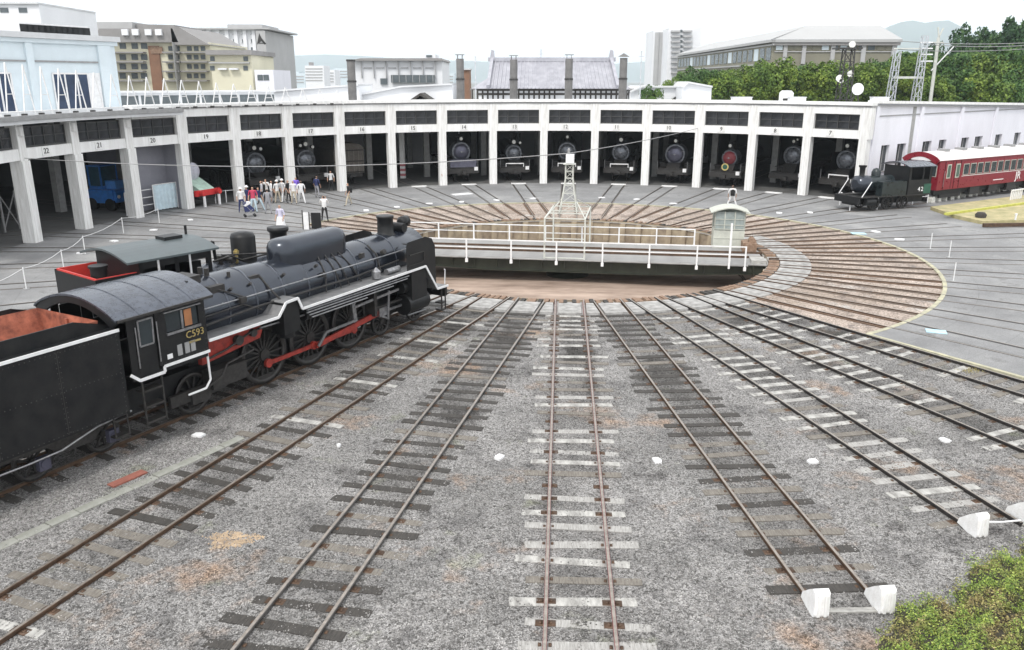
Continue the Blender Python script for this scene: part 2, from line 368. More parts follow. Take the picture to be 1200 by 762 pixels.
# rails
def rail_mesh(L, key):
    prof = [(-.065, -.12), (.065, -.12), (.065, -.108), (.012, -.09), (.012, -.025), (.034, -.015), (.034, .015), (.026, .022), (-.026, .022), (-.034, .015), (-.034, -.015), (-.012, -.025), (-.012, -.09), (-.065, -.108)]
    me = MB().prism(prof, 0, L, 'YZ').mesh('rail', M_[key]); me.materials.append(M_['railtop'])
    for p in me.polygons:
        if p.normal.z > .95 and p.center.z > .02: p.material_index = 1
    return me
RM = {}
def rm(L, key):
    k = (round(L, 2), key)
    if k not in RM: RM[k] = rail_mesh(L, key)
    return RM[k]
slp = {q: [MB().box((0, 0, 0), (.20 + .02 * i, 2.08 + .06 * i, .12)).mesh('sleeper', M_[q]) for i in range(3)] for q in ('wood', 'wooddark', 'woodpale', 'woodgrey')}
plate = MB()
for s in (-1, 1):
    for t in (-1, 1): plate.box((0, s * (.566 + t * .085), .012), (.07, .05, .035))
    plate.box((0, s * .566, .002), (.16, .34, .012))
plate = plate.mesh('rail_fastening', M_['rail'])
CHARS = {149.4: ('raildark', ('woodpale', 'wood', 'wood'), 36, 'track with dark rails bounding the asphalt edge at right'),
 157.62: ('raildark', ('woodpale', 'woodpale', 'wood'), 36, 'track with bleached white sleeper ends leaving the photo at right'),
 166.33: ('raildark', ('wood', 'woodgrey', 'woodpale'), 28.6, 'track on grey gravel ending at two white rail stops by the right edge'),
 174.83: ('rail', ('wooddark', 'wooddark', 'wooddark', 'wood'), 30.6, 'brown railed track on dark oily sleepers ending at the white stops beside the bush'),
 183.37: ('railred', ('woodpale', 'woodgrey', 'woodgrey', 'wood'), 34, 'track with reddish rails running straight down the middle of the photo'),
 192.04: ('railgrey', ('wooddark', 'wooddark', 'wood'), 36, 'grey railed track on blackened sleepers left of the reddish middle track'),
 200.48: ('rail', ('woodpale', 'wood', 'wooddark'), 40, 'rusty brown track nearest the big black locomotive, running to the lower left corner'),
 209.0: ('rail', ('wooddark',), 42, 'track carrying the big black steam locomotive and tender'),
 217.5: ('rail', ('wooddark',), 40, 'track hidden behind the big locomotive carrying the small red bunker engine')}
flange = {}; SLP = {}
BAULK = [MB().b2(2.0, 7.4, -.15, .15, -.12, -.022).mesh('timber_baulk', mat('rust_brown_baulk', (.06, .038, .026), .9, 0, .4, 2.5, .5, 30, streak=(.5, 6, 1), col2=(.20, .125, .08))), MB().b2(2.0, 7.35, -.13, .16, -.12, -.026).mesh('timber_baulk', mat('grey_brown_baulk', (.075, .06, .05), .9, 0, .4, 2.5, .5, 30, streak=(.5, 6, 1), col2=(.24, .19, .15)))]
for b in HEAD:
    near = b in CHARS; bay = b < 47; L = (46 if bay else 40)
    if b in (HEAD[18], HEAD[19], HEAD[20]): L = 25.5
    key, sl, L, lab = CHARS.get(b, ('railgrey', (), L, None))
    if not lab:
        if bay:
            k = round((b + 81.23) / 8.505); lab = 'flush track from the turntable into the %s bay from the right end' % ORD[15 - k]
        elif b < 148: lab = 'flush track fanning over the right asphalt, %s anticlockwise from the gravel edge' % ORD[round((149.4 - b) / 8.59) - 1]
        else: lab = 'track over the left asphalt behind the locomotives, %s clockwise from the small engine' % ORD[round((b - 217.5) / 8.6) - 1]
    t = thing('railway_track', lab, 'track', pol(b, 10.12), R(90 - b), group='tracks radiating from the turntable')
    split = 17.6 - 10.12; LL = L - 10.12
    secs = [(0, LL, key)] if near else [(0, split, 'rail'), (split, LL, 'railgrey')]
    for s in (-1, 1):
        for x0, x1, kk in secs: put('rail', rm(x1 - x0, kk), t, (x0, s * GO, 0))
    if not near and -64 < (b + 180) % 360 - 180 < 147:
        for s in (-1, 1): put('timber_baulk', BAULK[(round(b) + s) % 2], t, (0, s * GO, 0))
    if not near:
        f = flange.setdefault(round(LL, 2), MB().b2(split, LL, GO - .12, GO - .036, .001, .007).b2(split, LL, -GO + .036, -GO + .12, .001, .007).mesh('flangeway', M_['iron']))
        put('flangeway', f, t)
    else:
        x = 2.2; pl = MB(); pos = []
        while x < LL - .3:
            w = random.choice(sl); zz = -.126 + random.uniform(-.006, .014)
            if b < 160 and x < 7: zz -= .01
            if random.random() < (.30 if b == 183.37 else .10): zz -= .012
            put('sleeper', random.choice(slp[w]), t, (x, random.uniform(-.13, .13), zz), random.uniform(-.06, .06))
            pos.append(x); SLP.setdefault(b, []).append(x + 10.12); x += .60 + random.uniform(-.04, .04)
        # spikes and plates of the whole track, too small to pick apart
        V = np.array([v.co[:] for v in plate.vertices]); Fp = np.array([list(p.vertices) for p in plate.polygons])
        VV = np.concatenate([V + (p, 0, -.074) for p in pos]); FF = np.concatenate([Fp + i * len(V) for i in range(len(pos))])
        put('rail_fastenings', numpy_mesh('rail_fastenings', VV, FF, M_['rail']), t, kind='stuff')

# loose ballast stones over the near yard
def pebbles(name, N, m, size, region, zb=-.078):
    X, Y = region(N); keep = np.ones(len(X), bool)
    dx, dy = X - CX, Y - CY
    for b in HEAD:
        if 140 < b < 222:
            ux, uy = sin(R(b)), cos(R(b)); sdist = dx * ux + dy * uy; off = np.abs(dx * uy - dy * ux)
            keep &= ~((sdist > 0) & (np.abs(off - GO) < .075))
            # thin out over sleepers
            if b in SLP:
                q_ = np.array(SLP[b]); cov = np.random.default_rng(int(b)).choice([.95, .85, .65, .35], len(q_)); j = np.clip(np.searchsorted(q_, sdist), 1, len(q_) - 1); near_ = np.minimum(np.abs(q_[j] - sdist), np.abs(q_[j - 1] - sdist))
                keep &= ~((off < 1.03) & (near_ < .115) & (rng.random(len(X)) < cov[j]) & (off > .15 + .5 * rng.random() * (cov[j] < .7)))
    rr = np.hypot(dx, dy); be = np.degrees(np.arctan2(dx, dy)) % 360
    keep &= (rr > 12.3) & (be > 147.6) & (be < 224)
    X, Y = X[keep], Y[keep]; N = len(X)
    base = np.array([(1, 0, 0), (-.5, .87, 0), (-.5, -.87, 0), (.1, .1, .75), (-.05, -.1, -.7)])
    F0 = np.array([(0, 1, 3), (1, 2, 3), (2, 0, 3), (1, 0, 4), (2, 1, 4), (0, 2, 4)])
    a = rng.random(N) * 2 * pi; s = size[0] + (size[1] - size[0]) * rng.random(N) ** 2
    V = base[None] * (s[:, None, None]) * (rng.uniform(.6, 1.3, (N, 5, 3)))
    c, sn = np.cos(a)[:, None], np.sin(a)[:, None]
    V = np.stack([V[:, :, 0] * c - V[:, :, 1] * sn, V[:, :, 0] * sn + V[:, :, 1] * c, V[:, :, 2]], 2)
    V += np.stack([X, Y, zb + s * .25], 1)[:, None, :]
    F = (F0[None] + (np.arange(N) * 5)[:, None, None]).reshape(-1, 3)
    return put(name, numpy_mesh(name, V.reshape(-1, 3), F, m), kind='stuff', label='loose grey ballast stones strewn between the near tracks', cat='gravel')
def reg(N):
    Y = 9.8 + 21 * rng.random(N) ** 1.35; X = (rng.random(N) * 2 - 1) * (.66 * Y + 1.2); return X, Y
pebbles('ballast_stones', 220000, gm_ballast, (.012, .029), reg)

# =====================================================================
#  TURNTABLE BRIDGE
# =====================================================================
TT = thing('turntable', 'railway turntable bridge with grey deck, white railings and pale lattice mast over the brown pit', 'turntable', (CX, CY, 0), R(-8.8))
for s in (-1, 1):
    gd = MB(); y = s * 1.9
    gd.prism([(-9.85, -.06), (9.85, -.06), (9.85, -.45), (7.5, -.55), (4, -.68), (-4, -.68), (-7.5, -.55), (-9.85, -.45)], y - .03, y + .03)
    gd.b2(-9.85, 9.85, y - .16, y + .16, -.10, -.055); gd.b2(-4, 4, y - .16, y + .16, -.72, -.68)
    for sx in (-1, 1): gd.bar((sx * 4, y, -.70), (sx * 9.85, y, -.47), .30, .04)
    for i in range(-8, 9): gd.b2(i * 1.15 - .03, i * 1.15 + .03, y + s * .03, y + s * .14, -.55 if abs(i) < 7 else -.45, -.10)
    gd.build('girder', M_['girder'], TT)
for i in range(-8, 9): MB().b2(i * 1.15 - .08, i * 1.15 + .08, -1.86, 1.86, -.5, -.12).build('cross_beam', M_['girder'], TT)
MB().lathe([(1.2, -1.42), (1.1, -1.2), (.5, -1.1), (.45, -.8)]).build('centre_pivot', M_['girder'], TT)
bd = MB().box((0, 0, 0), (19.6, .285, .05)).mesh('deck_board', M_['deck'])
for i in range(14): put('deck_board', bd, TT, (0, -1.95 + i * .30, -.028 + random.uniform(-.004, .004)))
for s in (-1, 1): MB().b2(-9.93, 9.93, s * GO - .034, s * GO + .034, -.02, .10).build('rail', M_['rail'], TT)
for s in (-1, 1):
    MB().b2(-8.6 if s > 0 else -9.6, 8.0 if s > 0 else 8.9, s * 2.2 - .1, s * 2.2 + .12, -.07, -.02).build('walkway_edge', M_['deck'], TT)
def railing(y, x0, x1, n, z0, h):
    r = MB(); r.bar((x0, y, h), (x1, y, h), .045, .05); r.bar((x0, y, h * .55), (x1, y, h * .55), .035, .04)
    rl = r.build('railing', M_['white'], TT)
    for i in range(n):
        x = x0 + (x1 - x0) * i / (n - 1); p = MB(); p.bar((x, y, z0), (x, y, h + .02), .07); p.box((x, y, z0), (.13, .13, .18))
        p.build('railing_post', M_['white'], rl)
railing(-2.28, -9.5, 8.75, 9, -.20, .88); railing(2.28, -9.5, 6.6, 9, -.05, .88)
# lattice mast straddling the bridge
mast = MB(); Hm = 4.45
base = [(-1, -2.1), (1, -2.1), (1, 2.1), (-1, 2.1)]
for bx, by in base: mast.bar((bx, by, -.1), (bx, by, 2.0), .075)
for z in (.02, 2.0):
    mast.bar((-1, -2.1, z), (1, -2.1, z), .055); mast.bar((-1, 2.1, z), (1, 2.1, z), .055)
    if z > 1: mast.bar((-1, -2.1, z), (-1, 2.1, z), .06); mast.bar((1, -2.1, z), (1, 2.1, z), .06)
for y in (-.42, .42): mast.bar((-1, y, 2.0), (1, y, 2.0), .06)
for y in (-2.1, 2.1): mast.bar((-1, y, 1.0), (1, y, 1.0), .035)
def legp(i, z):
    bx, by = base[i]; t = (z - 2.0) / (Hm - 2.0); w = .46 - .27 * min(1, t * 1.5); return Vector((w if bx > 0 else -w, w if by > 0 else -w, z))
lv = [2.0, 2.5, 3.0, 3.4, 3.75, 4.1, Hm]
for z0, z1 in zip(lv[:-1], lv[1:]):
    for i in range(4):
        j = (i + 1) % 4; mast.bar(legp(i, z0), legp(i, z1), .045); mast.bar(legp(i, z1), legp(j, z1), .03); mast.bar(legp(i, z0), legp(j, z1), .022)
        if i % 2: mast.bar(legp(j, z0), legp(i, z1), .022)
for sx in (-1, 1): mast.bar((sx * 1.0, -2.1, 2.0), (sx * .44, -.44, 2.6), .035); mast.bar((sx * 1.0, 2.1, 2.0), (sx * .44, .44, 2.6), .035)
mt = mast.build('power_mast', M_['towerp'], TT)
MB().b2(-.30, .30, -.30, .30, Hm, Hm + .04).build('mast_platform', M_['towerp'], mt)
MB().b2(-.18, .22, -.2, .2, Hm + .06, Hm + .50).build('junction_box', M_['white'], mt)
MB().lathe([(.05, Hm + .5), (.09, Hm + .56), (.05, Hm + .62), (.09, Hm + .68), (.03, Hm + .8)], (-.05, 0, 0), n=10).build('insulator', M_['grey'], mt)
# operator cabin
cxx, cyy = 8.35, 2.55
cb_ = MB().b2(cxx - .8, cxx + .8, cyy - .6, cyy + .6, -.02, .92).build('operator_cabin', M_['cream'], TT)
for a in (-.78, -.26, .26, .78): MB().b2(cxx + a - .025, cxx + a + .025, cyy - .6, cyy - .55, .92, 1.92).build('window_bar', M_['cream'], cb_)
for sx in (-1, 1):
    for sy in (-1, 1): MB().b2(cxx + sx * .77 - .03, cxx + sx * .77 + .03, cyy + sy * .57 - .03, cyy + sy * .57 + .03, .92, 1.95).build('corner_post', M_['cream'], cb_)
MB().b2(cxx - .76, cxx + .76, cyy - .57, cyy - .56, .95, 1.9).build('window_pane', mat('cabin_glass', (.30, .34, .33), .15), cb_)
MB().b2(cxx - .76, cxx + .76, cyy + .56, cyy + .57, .95, 1.9).build('window_pane', mat('cabin_glass', (.30, .34, .33), .15), cb_)
for a in (.52, 1.0): MB().b2(cxx - .78, cxx + .78, cyy - .63, cyy - .6, a - .02, a + .02).build('ledge', M_['cream'], cb_)
for z in (1.2, 1.5): MB().b2(cxx - .78, cxx + .78, cyy - .60, cyy - .56, z, z + .03).build('window_bar', M_['cream'], cb_)
arc = [(cxx - 1.0 + 2.0 * i / 12, 1.90 + .26 * sin(pi * i / 12)) for i in range(13)]
MB().prism(arc + [(x, z - .06) for x, z in reversed(arc)], cyy - .78, cyy + .78, smooth=False).build('arched_roof', M_['cream'], cb_)
MB().bar((8.0, -2.3, -.2), (8.0, -2.3, 2.0), .09).build('white_post', M_['white'], TT)
dm = MB(); dm.b2(9.0, 9.7, 1.0, 2.1, -.1, .45); dm.cyl((9.3, .8, .2), (9.3, 2.3, .2), .25); dm.cyl((9.5, 1.2, .5), (9.5, 1.8, .5), .18); dm.b2(8.9, 9.8, 2.1, 2.6, -.3, .1)
dm.build('drive_motor', M_['woodbrown'], TT)
for i in range(5): MB().b2(8.6 + i * .26, 8.8 + i * .26, 2.3, 3.0 - .1 * i, -.02, .06 + .03 * (i % 2)).build('drive_timber', M_['woodbrown'], TT)
MB().b2(9.1, 9.8, -1.9, -.9, 0, .16).build('lock_lever_box', M_['woodpale'], TT)

# =====================================================================
#  ROUNDHOUSE
# =====================================================================
RH = thing('roundhouse', 'long white concrete locomotive roundhouse curving round the turntable with open dark bays', 'engine shed', (CX, CY, 0))
K0, K1 = -2, 16
colm = MB(); colm.box((0, 0, 2.22), (.60, .62, 4.44)); colm.box((0, 0, 5.565), (.60, .84, 2.25))
colm = colm.mesh('pier', M_['sheet'])
leftcol = MB(); leftcol.box((0, 0, 2.2), (.72, .66, 4.4)); leftcol.box((.02, 0, 5.35), (.60, .60, 1.9)); leftcol.cyl((-.18, 0, 5.7), (-.18, 0, 6.2), .26, n=14); leftcol = leftcol.mesh('pier', M_['sheet'])
def PL(b, r, z=0): return pol(b, r, z) - Vector((CX, CY, 0))
ch = 2 * RF * sin(R(8.505 / 2))
LB = ch - .62
beam = MB().box((0, 0, 4.745), (.42, LB, .595)).mesh('bay_beam', M_['fascia'])
fasc = MB(); fasc.box((0, 0, 6.47), (.46, ch - .86, .60)); fasc = fasc.mesh('fascia_panel', M_['fascia'])
RD = RF * cos(R(8.505 / 2))
WP = mat('clerestory_glass', (.035, .037, .042), .10, 0, .6, .8)
wf = MB()
ww = ch - .86
wf.box((0, 0, 5.09), (.10, ww, .09)); wf.box((0, 0, 6.13), (.10, ww, .08))
for s in (-1, 1): wf.box((0, s * (ww / 2 - .03), 5.61), (.10, .06, .96))
wf.box((-.02, 0, 5.62), (.05, ww, .045))
for y in (-ww / 4, 0, ww / 4): wf.box((-.02, y, 5.61), (.05, .045, .96))
wfd = mat('dark_window_frame', (.06, .06, .06), .6)
wf = wf.mesh('window_frame', wfd)
pane = MB().box((.03, 0, 0), (.02, ww / 4 - .05, .46)).mesh('pane', WP)
for k in range(K0, K1 + 1):
    b = cb(k); put('pier', leftcol if k < 3 else colm, RH, PL(b, RF), R(90 - b))
    if k == K1: continue
    m_ = bb(k); p = PL(m_, RD)
    bm_ = put('bay_beam', beam, RH, p, R(90 - m_))
    w = put('window_frame', wf, RH, PL(m_, RD + .05), R(90 - m_))
    for a in range(4):
        for z in (5.37, 5.86):
            put('pane', pane, w, (0, -ww / 2 + ww / 4 * (a + .5), z))
    if k >= 2: put('fascia_panel', fasc, RH, p, R(90 - m_))
    num = text_mesh('bay_number', str(22 - k), .42, M_['iron'], .012)
    sg = MB().box((0, 0, 0), (.03, .62, .46)).build('number_plate', M_['fascia' if k < 4 else 'sheet'], bm_, (-.23, .35, 4.78))
    tx = bpy.data.objects.new('bay_number', num); COL.objects.link(tx); tx.parent = bm_
    tx.location = (-.255, .35, 4.78); tx.rotation_euler = (R(90), 0, R(-90))
    # threshold kerb
    if k >= 7: MB().box((0, 0, .03), (.5, ch - 3.1, .06)).build('threshold', M_['fascia'], RH, PL(m_, RD - .35), R(90 - m_))
# cornice and roof
def rhsec(b0, b1, r0, r1, z, zb, name, m, nr=3):
    s = sector(b0, b1, r0, r1, z, zb, db=8.505 / 3, nr=nr); s.v = [(v[0] - CX, v[1] - CY, v[2]) for v in s.v]; return s.build(name, m, RH)
rhsec(cb(2) + .8, cb(16) + .9, RF - .34, RF + .35, 6.80, 6.70, 'cornice', M_['grey'])  # grey band paints in the shadow line below the parapet
rhsec(cb(2) + .8, cb(16) + .9, RF - .42, RF + .35, 7.03, 6.803, 'parapet', M_['fascia'])
rhsec(cb(-2), cb(3) - 1.0, RF - 1.15, RF + 1.0, 6.72, 6.35, 'canopy_slab', M_['roof'])
rhsec(cb(-2), cb(3) - 1.0, RF - 1.25, RF - 1.0, 6.78, 6.55, 'canopy_gutter', M_['grey'])
rf = MB(); V = []; F = []
bs = [cb(K0) + i * 8.505 / 2 for i in range(2 * (K1 - K0) + 1)]; prof = [(RF + .2, 6.9), (36, 6.72), (41, 6.55), (45, 6.4), (53, 6.1), (53, 5.9), (41, 6.3), (RF + .2, 6.6)]
for b in bs:
    for r, z in prof: V.append(PL(b, r, z))
q = len(prof)
for i in range(len(bs) - 1):
    for j in range(q): a = i * q + j; c = i * q + (j + 1) % q; F.append((a, c, c + q, a + q))
rf.add(V, F); rf.add(V[:q], [tuple(range(q))]); rf.build('roof', M_['roof'], RH)
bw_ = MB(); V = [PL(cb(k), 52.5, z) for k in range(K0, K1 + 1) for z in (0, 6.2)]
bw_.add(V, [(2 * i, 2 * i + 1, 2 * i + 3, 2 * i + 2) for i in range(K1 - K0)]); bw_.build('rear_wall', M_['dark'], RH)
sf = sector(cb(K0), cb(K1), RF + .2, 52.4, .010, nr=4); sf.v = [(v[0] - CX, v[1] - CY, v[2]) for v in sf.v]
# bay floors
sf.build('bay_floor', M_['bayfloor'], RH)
icol = MB().box((0, 0, 3.3), (.5, .5, 6.6)).mesh('inner_post', mat('dusty_inner_post', (.36, .36, .35), .85, 0, .3, 2))
for k in range(K0, K1 + 1):
    for r in (36.0, 44.5): put('inner_post', icol, RH, PL(cb(k) + .0, r), R(90 - cb(k)))
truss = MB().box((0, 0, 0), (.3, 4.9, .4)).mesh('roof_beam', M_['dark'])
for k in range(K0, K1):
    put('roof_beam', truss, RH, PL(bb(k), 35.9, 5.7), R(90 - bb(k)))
# closed shutter bay and partition walls in the left bays
MB().box((0, 0, 2.2), (.08, ch - .75, 4.4)).build('roller_shutter', M_['shutter'], RH, PL(bb(2) + 1.05, 31.2), R(90 - bb(2)))
for k, r0_, r1_ in ((3, 29.9, 40), (16, 29.75, 31)):
    MB().b2(r0_, r1_, -.08, .08, 0, 6.4).build('partition_wall', M_['shutter'] if k < 9 else M_['wingwall'], RH, (0, 0, 0), R(90 - cb(k)))
# radial wing wall at the right end, with pilasters, panels and openings
WB = cb(16) + .35
ww_ = MB(); L0, L1 = RF + .4, 78
z_top = lambda r: 6.95 - (r - L0) * .022
def wallpiece(x0, x1, z0, z1f, m='wingwall', y=0, th=.3, nm='wing_wall_panel'):
    a = MB(); a.prism([(x0, z0), (x1, z0), (x1, z1f(x1)), (x0, z1f(x0))], y, y + th); return a.build(nm, M_[m], WING)
WING = put('wing_wall', None, RH, (0, 0, 0), R(90 - WB))
ops = [(31.6, 32.8), (34, 35.4), (38.1, 39.6), (40.9, 42.2), (45, 46.4), (47.6, 49.1), (51.8, 53.2), (56, 57.4), (61, 62.5), (67, 68.5)]
wallpiece(L0, L1, 3.9, z_top)
xs = L0
for a, b in ops:
    wallpiece(xs, a, 0, lambda r: 3.9); wallpiece(a, b, 0, lambda r: 1.9); xs = b
    wallpiece(a, b, 1.9, lambda r: 3.9, 'glass', .22, .04, 'window_pane'); MB().prism([(a, 1.92), (b, 1.92), (b, 2.0), (a, 2.0)], -.08, .05).build('window_sill', M_['grey'], WING)
    MB().b2((a + b) / 2 - .03, (a + b) / 2 + .03, .15, .22, 1.9, 3.9).build('mullion', M_['grey'], WING)
wallpiece(xs, L1, 0, lambda r: 3.9)
for x in (L0 + .2, 36.9, 43.9, 50.7, 58.8, 66): wallpiece(x, x + .45, 0, lambda r: z_top(r) - .1, 'wingwall', -.16, .155, 'pilaster')
wallpiece(L0, L1, 6.0, lambda r: 6.08, 'grey', -.05, .045, 'wall_band')
MB().prism([(L0, z_top(L0)), (L1, z_top(L1)), (L1, z_top(L1) + .2), (L0, z_top(L0) + .2)], -.25, .5).build('wall_coping', M_['fascia'], WING)
MB().prism([(L0, z_top(L0) - .18), (L1, z_top(L1) - .18), (L1, z_top(L1) - .10), (L0, z_top(L0) - .10)], -.2, -.01).build('gutter', M_['grey'], WING)
# smoke stacks standing on the roof
for i, (u, v, lab) in enumerate(((411, 72, 'sooty smoke stack at the left end of the row on the roof'), (539, 69, 'second smoke stack from the left, left of the tiled station roof'), (602, 70, 'smoke stack in front of the left part of the tiled roof'),
                    (667, 69, 'smoke stack in front of the right part of the tiled roof'), (731, 68, 'smoke stack with a conical cap right of the tiled roof'))):
    Y = [73, 79, 80, 80, 79][i]; X, Z = at(u, v, Y); t = thing('smoke_stack', lab, 'chimney', (X, Y, 6.7), 0, 'smoke stacks on the roundhouse roof'); h = Z - 6.7
    MB().cyl((0, 0, -.1), (0, 0, h * .52), .37, n=14).build('lower_pipe', M_['stack'], t); MB().cyl((0, 0, h * .52), (0, 0, h), .35, n=14).build('upper_pipe', M_['stack'], t)
    MB().cyl((0, 0, h * .50), (0, 0, h * .54), .41, n=14).build('collar', M_['iron'], t); MB().box((0, 0, .02), (1.5, 1.5, .25)).build('base', M_['roof'], t)
    if i in (4,): MB().cyl((0, 0, h + .1), (0, 0, h + .4), .55, .05, n=14).build('cap', M_['stack'], t)
    elif i: 
        for a in range(4): MB().bar((.3 * cos(a * pi / 2 + .7), .3 * sin(a * pi / 2 + .7), h), (.3 * cos(a * pi / 2 + .7), .3 * sin(a * pi / 2 + .7), h + .35), .04).build('cap_stay', M_['stack'], t)
        MB().box((0, 0, h + .35), (.8, .8, .05)).build('cap', M_['stack'], t)
    else: MB().cyl((0, 0, h), (0, 0, h + .15), .40, n=14).build('cap', M_['iron'], t)

# =====================================================================
#  LOCOMOTIVES AND ROLLING STOCK
# =====================================================================
def wheel_mesh(r, spokes, m='iron', th=.12):
    a = MB(); a.lathe([(r * .86, -th / 2), (r + .03, -th / 2), (r + .03, -th / 4), (r, -th / 4 + .01), (r * .98, th / 2), (r * .86, th / 2)], axis='Y', n=28)
    a.v = a.v; b = MB()
    # rim as a ring: outer and inner skins
    n = 28; prof = [(r * .86, -th / 2), (r + .03, -th / 2), (r + .03, -th / 4), (r, -th / 4), (r, th / 2), (r * .86, th / 2)]
    V = [(q[0] * cos(2 * pi * i / n), q[1], q[0] * sin(2 * pi * i / n)) for i in range(n) for q in prof]; k = len(prof)
    b.add(V, [(i * k + j, i * k + (j + 1) % k, ((i + 1) % n) * k + (j + 1) % k, ((i + 1) % n) * k + j) for i in range(n) for j in range(k)], True)
    b.cyl((0, -th * .7, 0), (0, th * .7, 0), r * .2, n=12)
    for i in range(spokes):
        t = 2 * pi * i / spokes; b.bar((r * .15 * cos(t), 0, r * .15 * sin(t)), (r * .9 * cos(t), 0, r * .9 * sin(t)), .05, .05)
    b.prism([(-r * .3, -r * .88), (r * .3, -r * .88), (r * .5, -r * .7), (-r * .5, -r * .7)], -th * .4, th * .4)
    return b.mesh('wheel', M_[m])
WB_ = {}
def wheel(r, sp):
    k = (r, sp)
    if k not in WB_: WB_[k] = wheel_mesh(r, sp)
    return WB_[k]
L1 = thing('steam_locomotive', 'big black steam locomotive with smoke deflectors, white edging and red rods, nearest the camera', 'locomotive', pol(209.0, 20, .022), R(90 - 209 + 180))
def P(nm, mb, m, par=None, label=None):
    o = mb.build(nm, M_[m] if isinstance(m, str) else m, par or L1)
    if label: o['label'] = label
    return o
bz = 2.50
bo = P('boiler', MB().lathe([(.80, -.2), (.80, 4.2)], (0, 0, bz), 'X', 40), 'jacket')
fb = P('firebox_casing', MB().lathe([(.90, -4.75), (.90, -2.4), (.81, -.2)], (0, 0, bz + .02), 'X', 40), 'jacket')
sb = P('smokebox', MB().lathe([(.82, 4.2), (.82, 6.0), (.78, 6.05)], (0, 0, bz), 'X', 40), 'jacket')
P('smokebox_door', MB().lathe([(.66, 6.05), (.64, 6.12), (.4, 6.24), (.1, 6.30)], (0, 0, bz), 'X', 28), 'black', sb)
for x in (-4.4, -3.4, -2.4, -1.3, -.2, 1.0, 2.1, 3.1, 4.2):
    rr_ = .905 if x < -2 else (.855 if x < -.3 else .81); P('boiler_band', MB().lathe([(rr_, x - .03), (rr_ + .006, x - .03), (rr_ + .006, x + .03), (rr_, x + .03)], (0, 0, bz + (.02 if x < -.3 else 0)), 'X', 40), 'roofblk', bo)
# long dome casing
dm = MB(); pts = []
n = 14
def stad(z, w, xa, xb, k=12):
    o = []
    for i in range(k + 1): a = -pi / 2 + pi * i / k; o.append((xb + w * cos(a), w * sin(a), z))
    for i in range(k + 1): a = pi / 2 + pi * i / k; o.append((xa + w * cos(a), w * sin(a), z))
    return o
rings = [stad(z, w, -.35, 1.75) for z, w in ((2.9, .50), (3.45, .50), (3.68, .49), (3.82, .44), (3.91, .34), (3.95, .18))]
k_ = len(rings[0]); dm.v = [p for r_ in rings for p in r_]; 
dm.f = [(j * k_ + i, j * k_ + (i + 1) % k_, (j + 1) * k_ + (i + 1) % k_, (j + 1) * k_ + i) for j in range(len(rings) - 1) for i in range(k_)] + [tuple(range((len(rings) - 1) * k_, len(rings) * k_))]; dm.sm = [True] * len(dm.f)
P('dome_casing', dm, 'jacket')
P('sand_pipes', MB().tube([(.9, -.45, 3.3), (1.0, -.80, 2.75), (1.1, -.92, 2.2)], .022).tube([(1.2, -.45, 3.3), (1.35, -.80, 2.75), (1.5, -.92, 2.2)], .022).tube([(1.5, -.45, 3.3), (1.8, -.80, 2.75), (2.1, -.92, 2.2)], .022).tube([(.6, -.45, 3.3), (.55, -.80, 2.75), (.4, -.92, 2.2)], .022), 'iron')
P('chimney', MB().lathe([(.36, 3.25), (.29, 3.33), (.28, 3.82), (.31, 3.86), (.31, 3.93), (.24, 3.93)], (4.68, 0, 0)), 'black')
P('feedwater_heater', MB().cyl((5.35, -.34, 3.42), (5.35, .5, 3.42), .17, n=16), 'black')
hl = P('headlamp', MB().lathe([(.12, 5.55), (.20, 5.62), (.21, 5.92), (.17, 5.94)], (0, 0, 3.56), 'X', 18).b2(5.62, 5.85, -.08, .08, 3.25, 3.4), 'black')
P('lens', MB().cyl((5.93, 0, 3.56), (5.96, 0, 3.56), .16, n=16), 'lamp', hl)
# safety valves, turret, whistle, washout plugs
tv = MB(); tv.cyl((-3.4, -.12, 3.35), (-3.4, -.12, 3.62), .07); tv.cyl((-3.4, .12, 3.35), (-3.4, .12, 3.62), .07); tv.b2(-4.2, -3.8, -.35, .35, 3.35, 3.55); tv.cyl((-4.0, -.5, 3.30), (-4.0, .5, 3.30), .06)
for y in (-.5, -.3, .3, .5): tv.tube([(-4.0, y, 3.3), (-3.5, y * 1.5, 3.1), (-2.9, y * 1.9, 2.8)], .022)
tv.cyl((-2.9, -.4, 3.24), (-2.9, -.4, 3.45), .05); tv.box((-2.2, -.55, 3.12), (.35, .18, .22)); tv.cyl((-2.6, -.62, 3.0), (-1.8, -.62, 3.0), .05); tv.box((-3.6, -.62, 3.12), (.5, .2, .25))
P('steam_turret', tv, 'iron')
pg_ = MB()
for x in (-4.0, -3.2, -2.5, -1.2, .2): pg_.cyl((x, -.70, 3.02), (x, -.80, 3.09), .045)
P('washout_plugs', pg_, 'iron')
for s in (-1, 1):
    h = MB(); h.tube([(-4.6, s * .93, 2.78), (-.2, s * .90, 2.78), (3.9, s * .88, 2.80), (6.0, s * .86, 2.84)], .022)
    for x in (-3.6, -2, -.4, 1.2, 2.8, 4.4): h.cyl((x, s * .78, 2.78), (x, s * .92, 2.78), .02)
    P('handrail', h, 'steel' if s < 0 else 'iron')
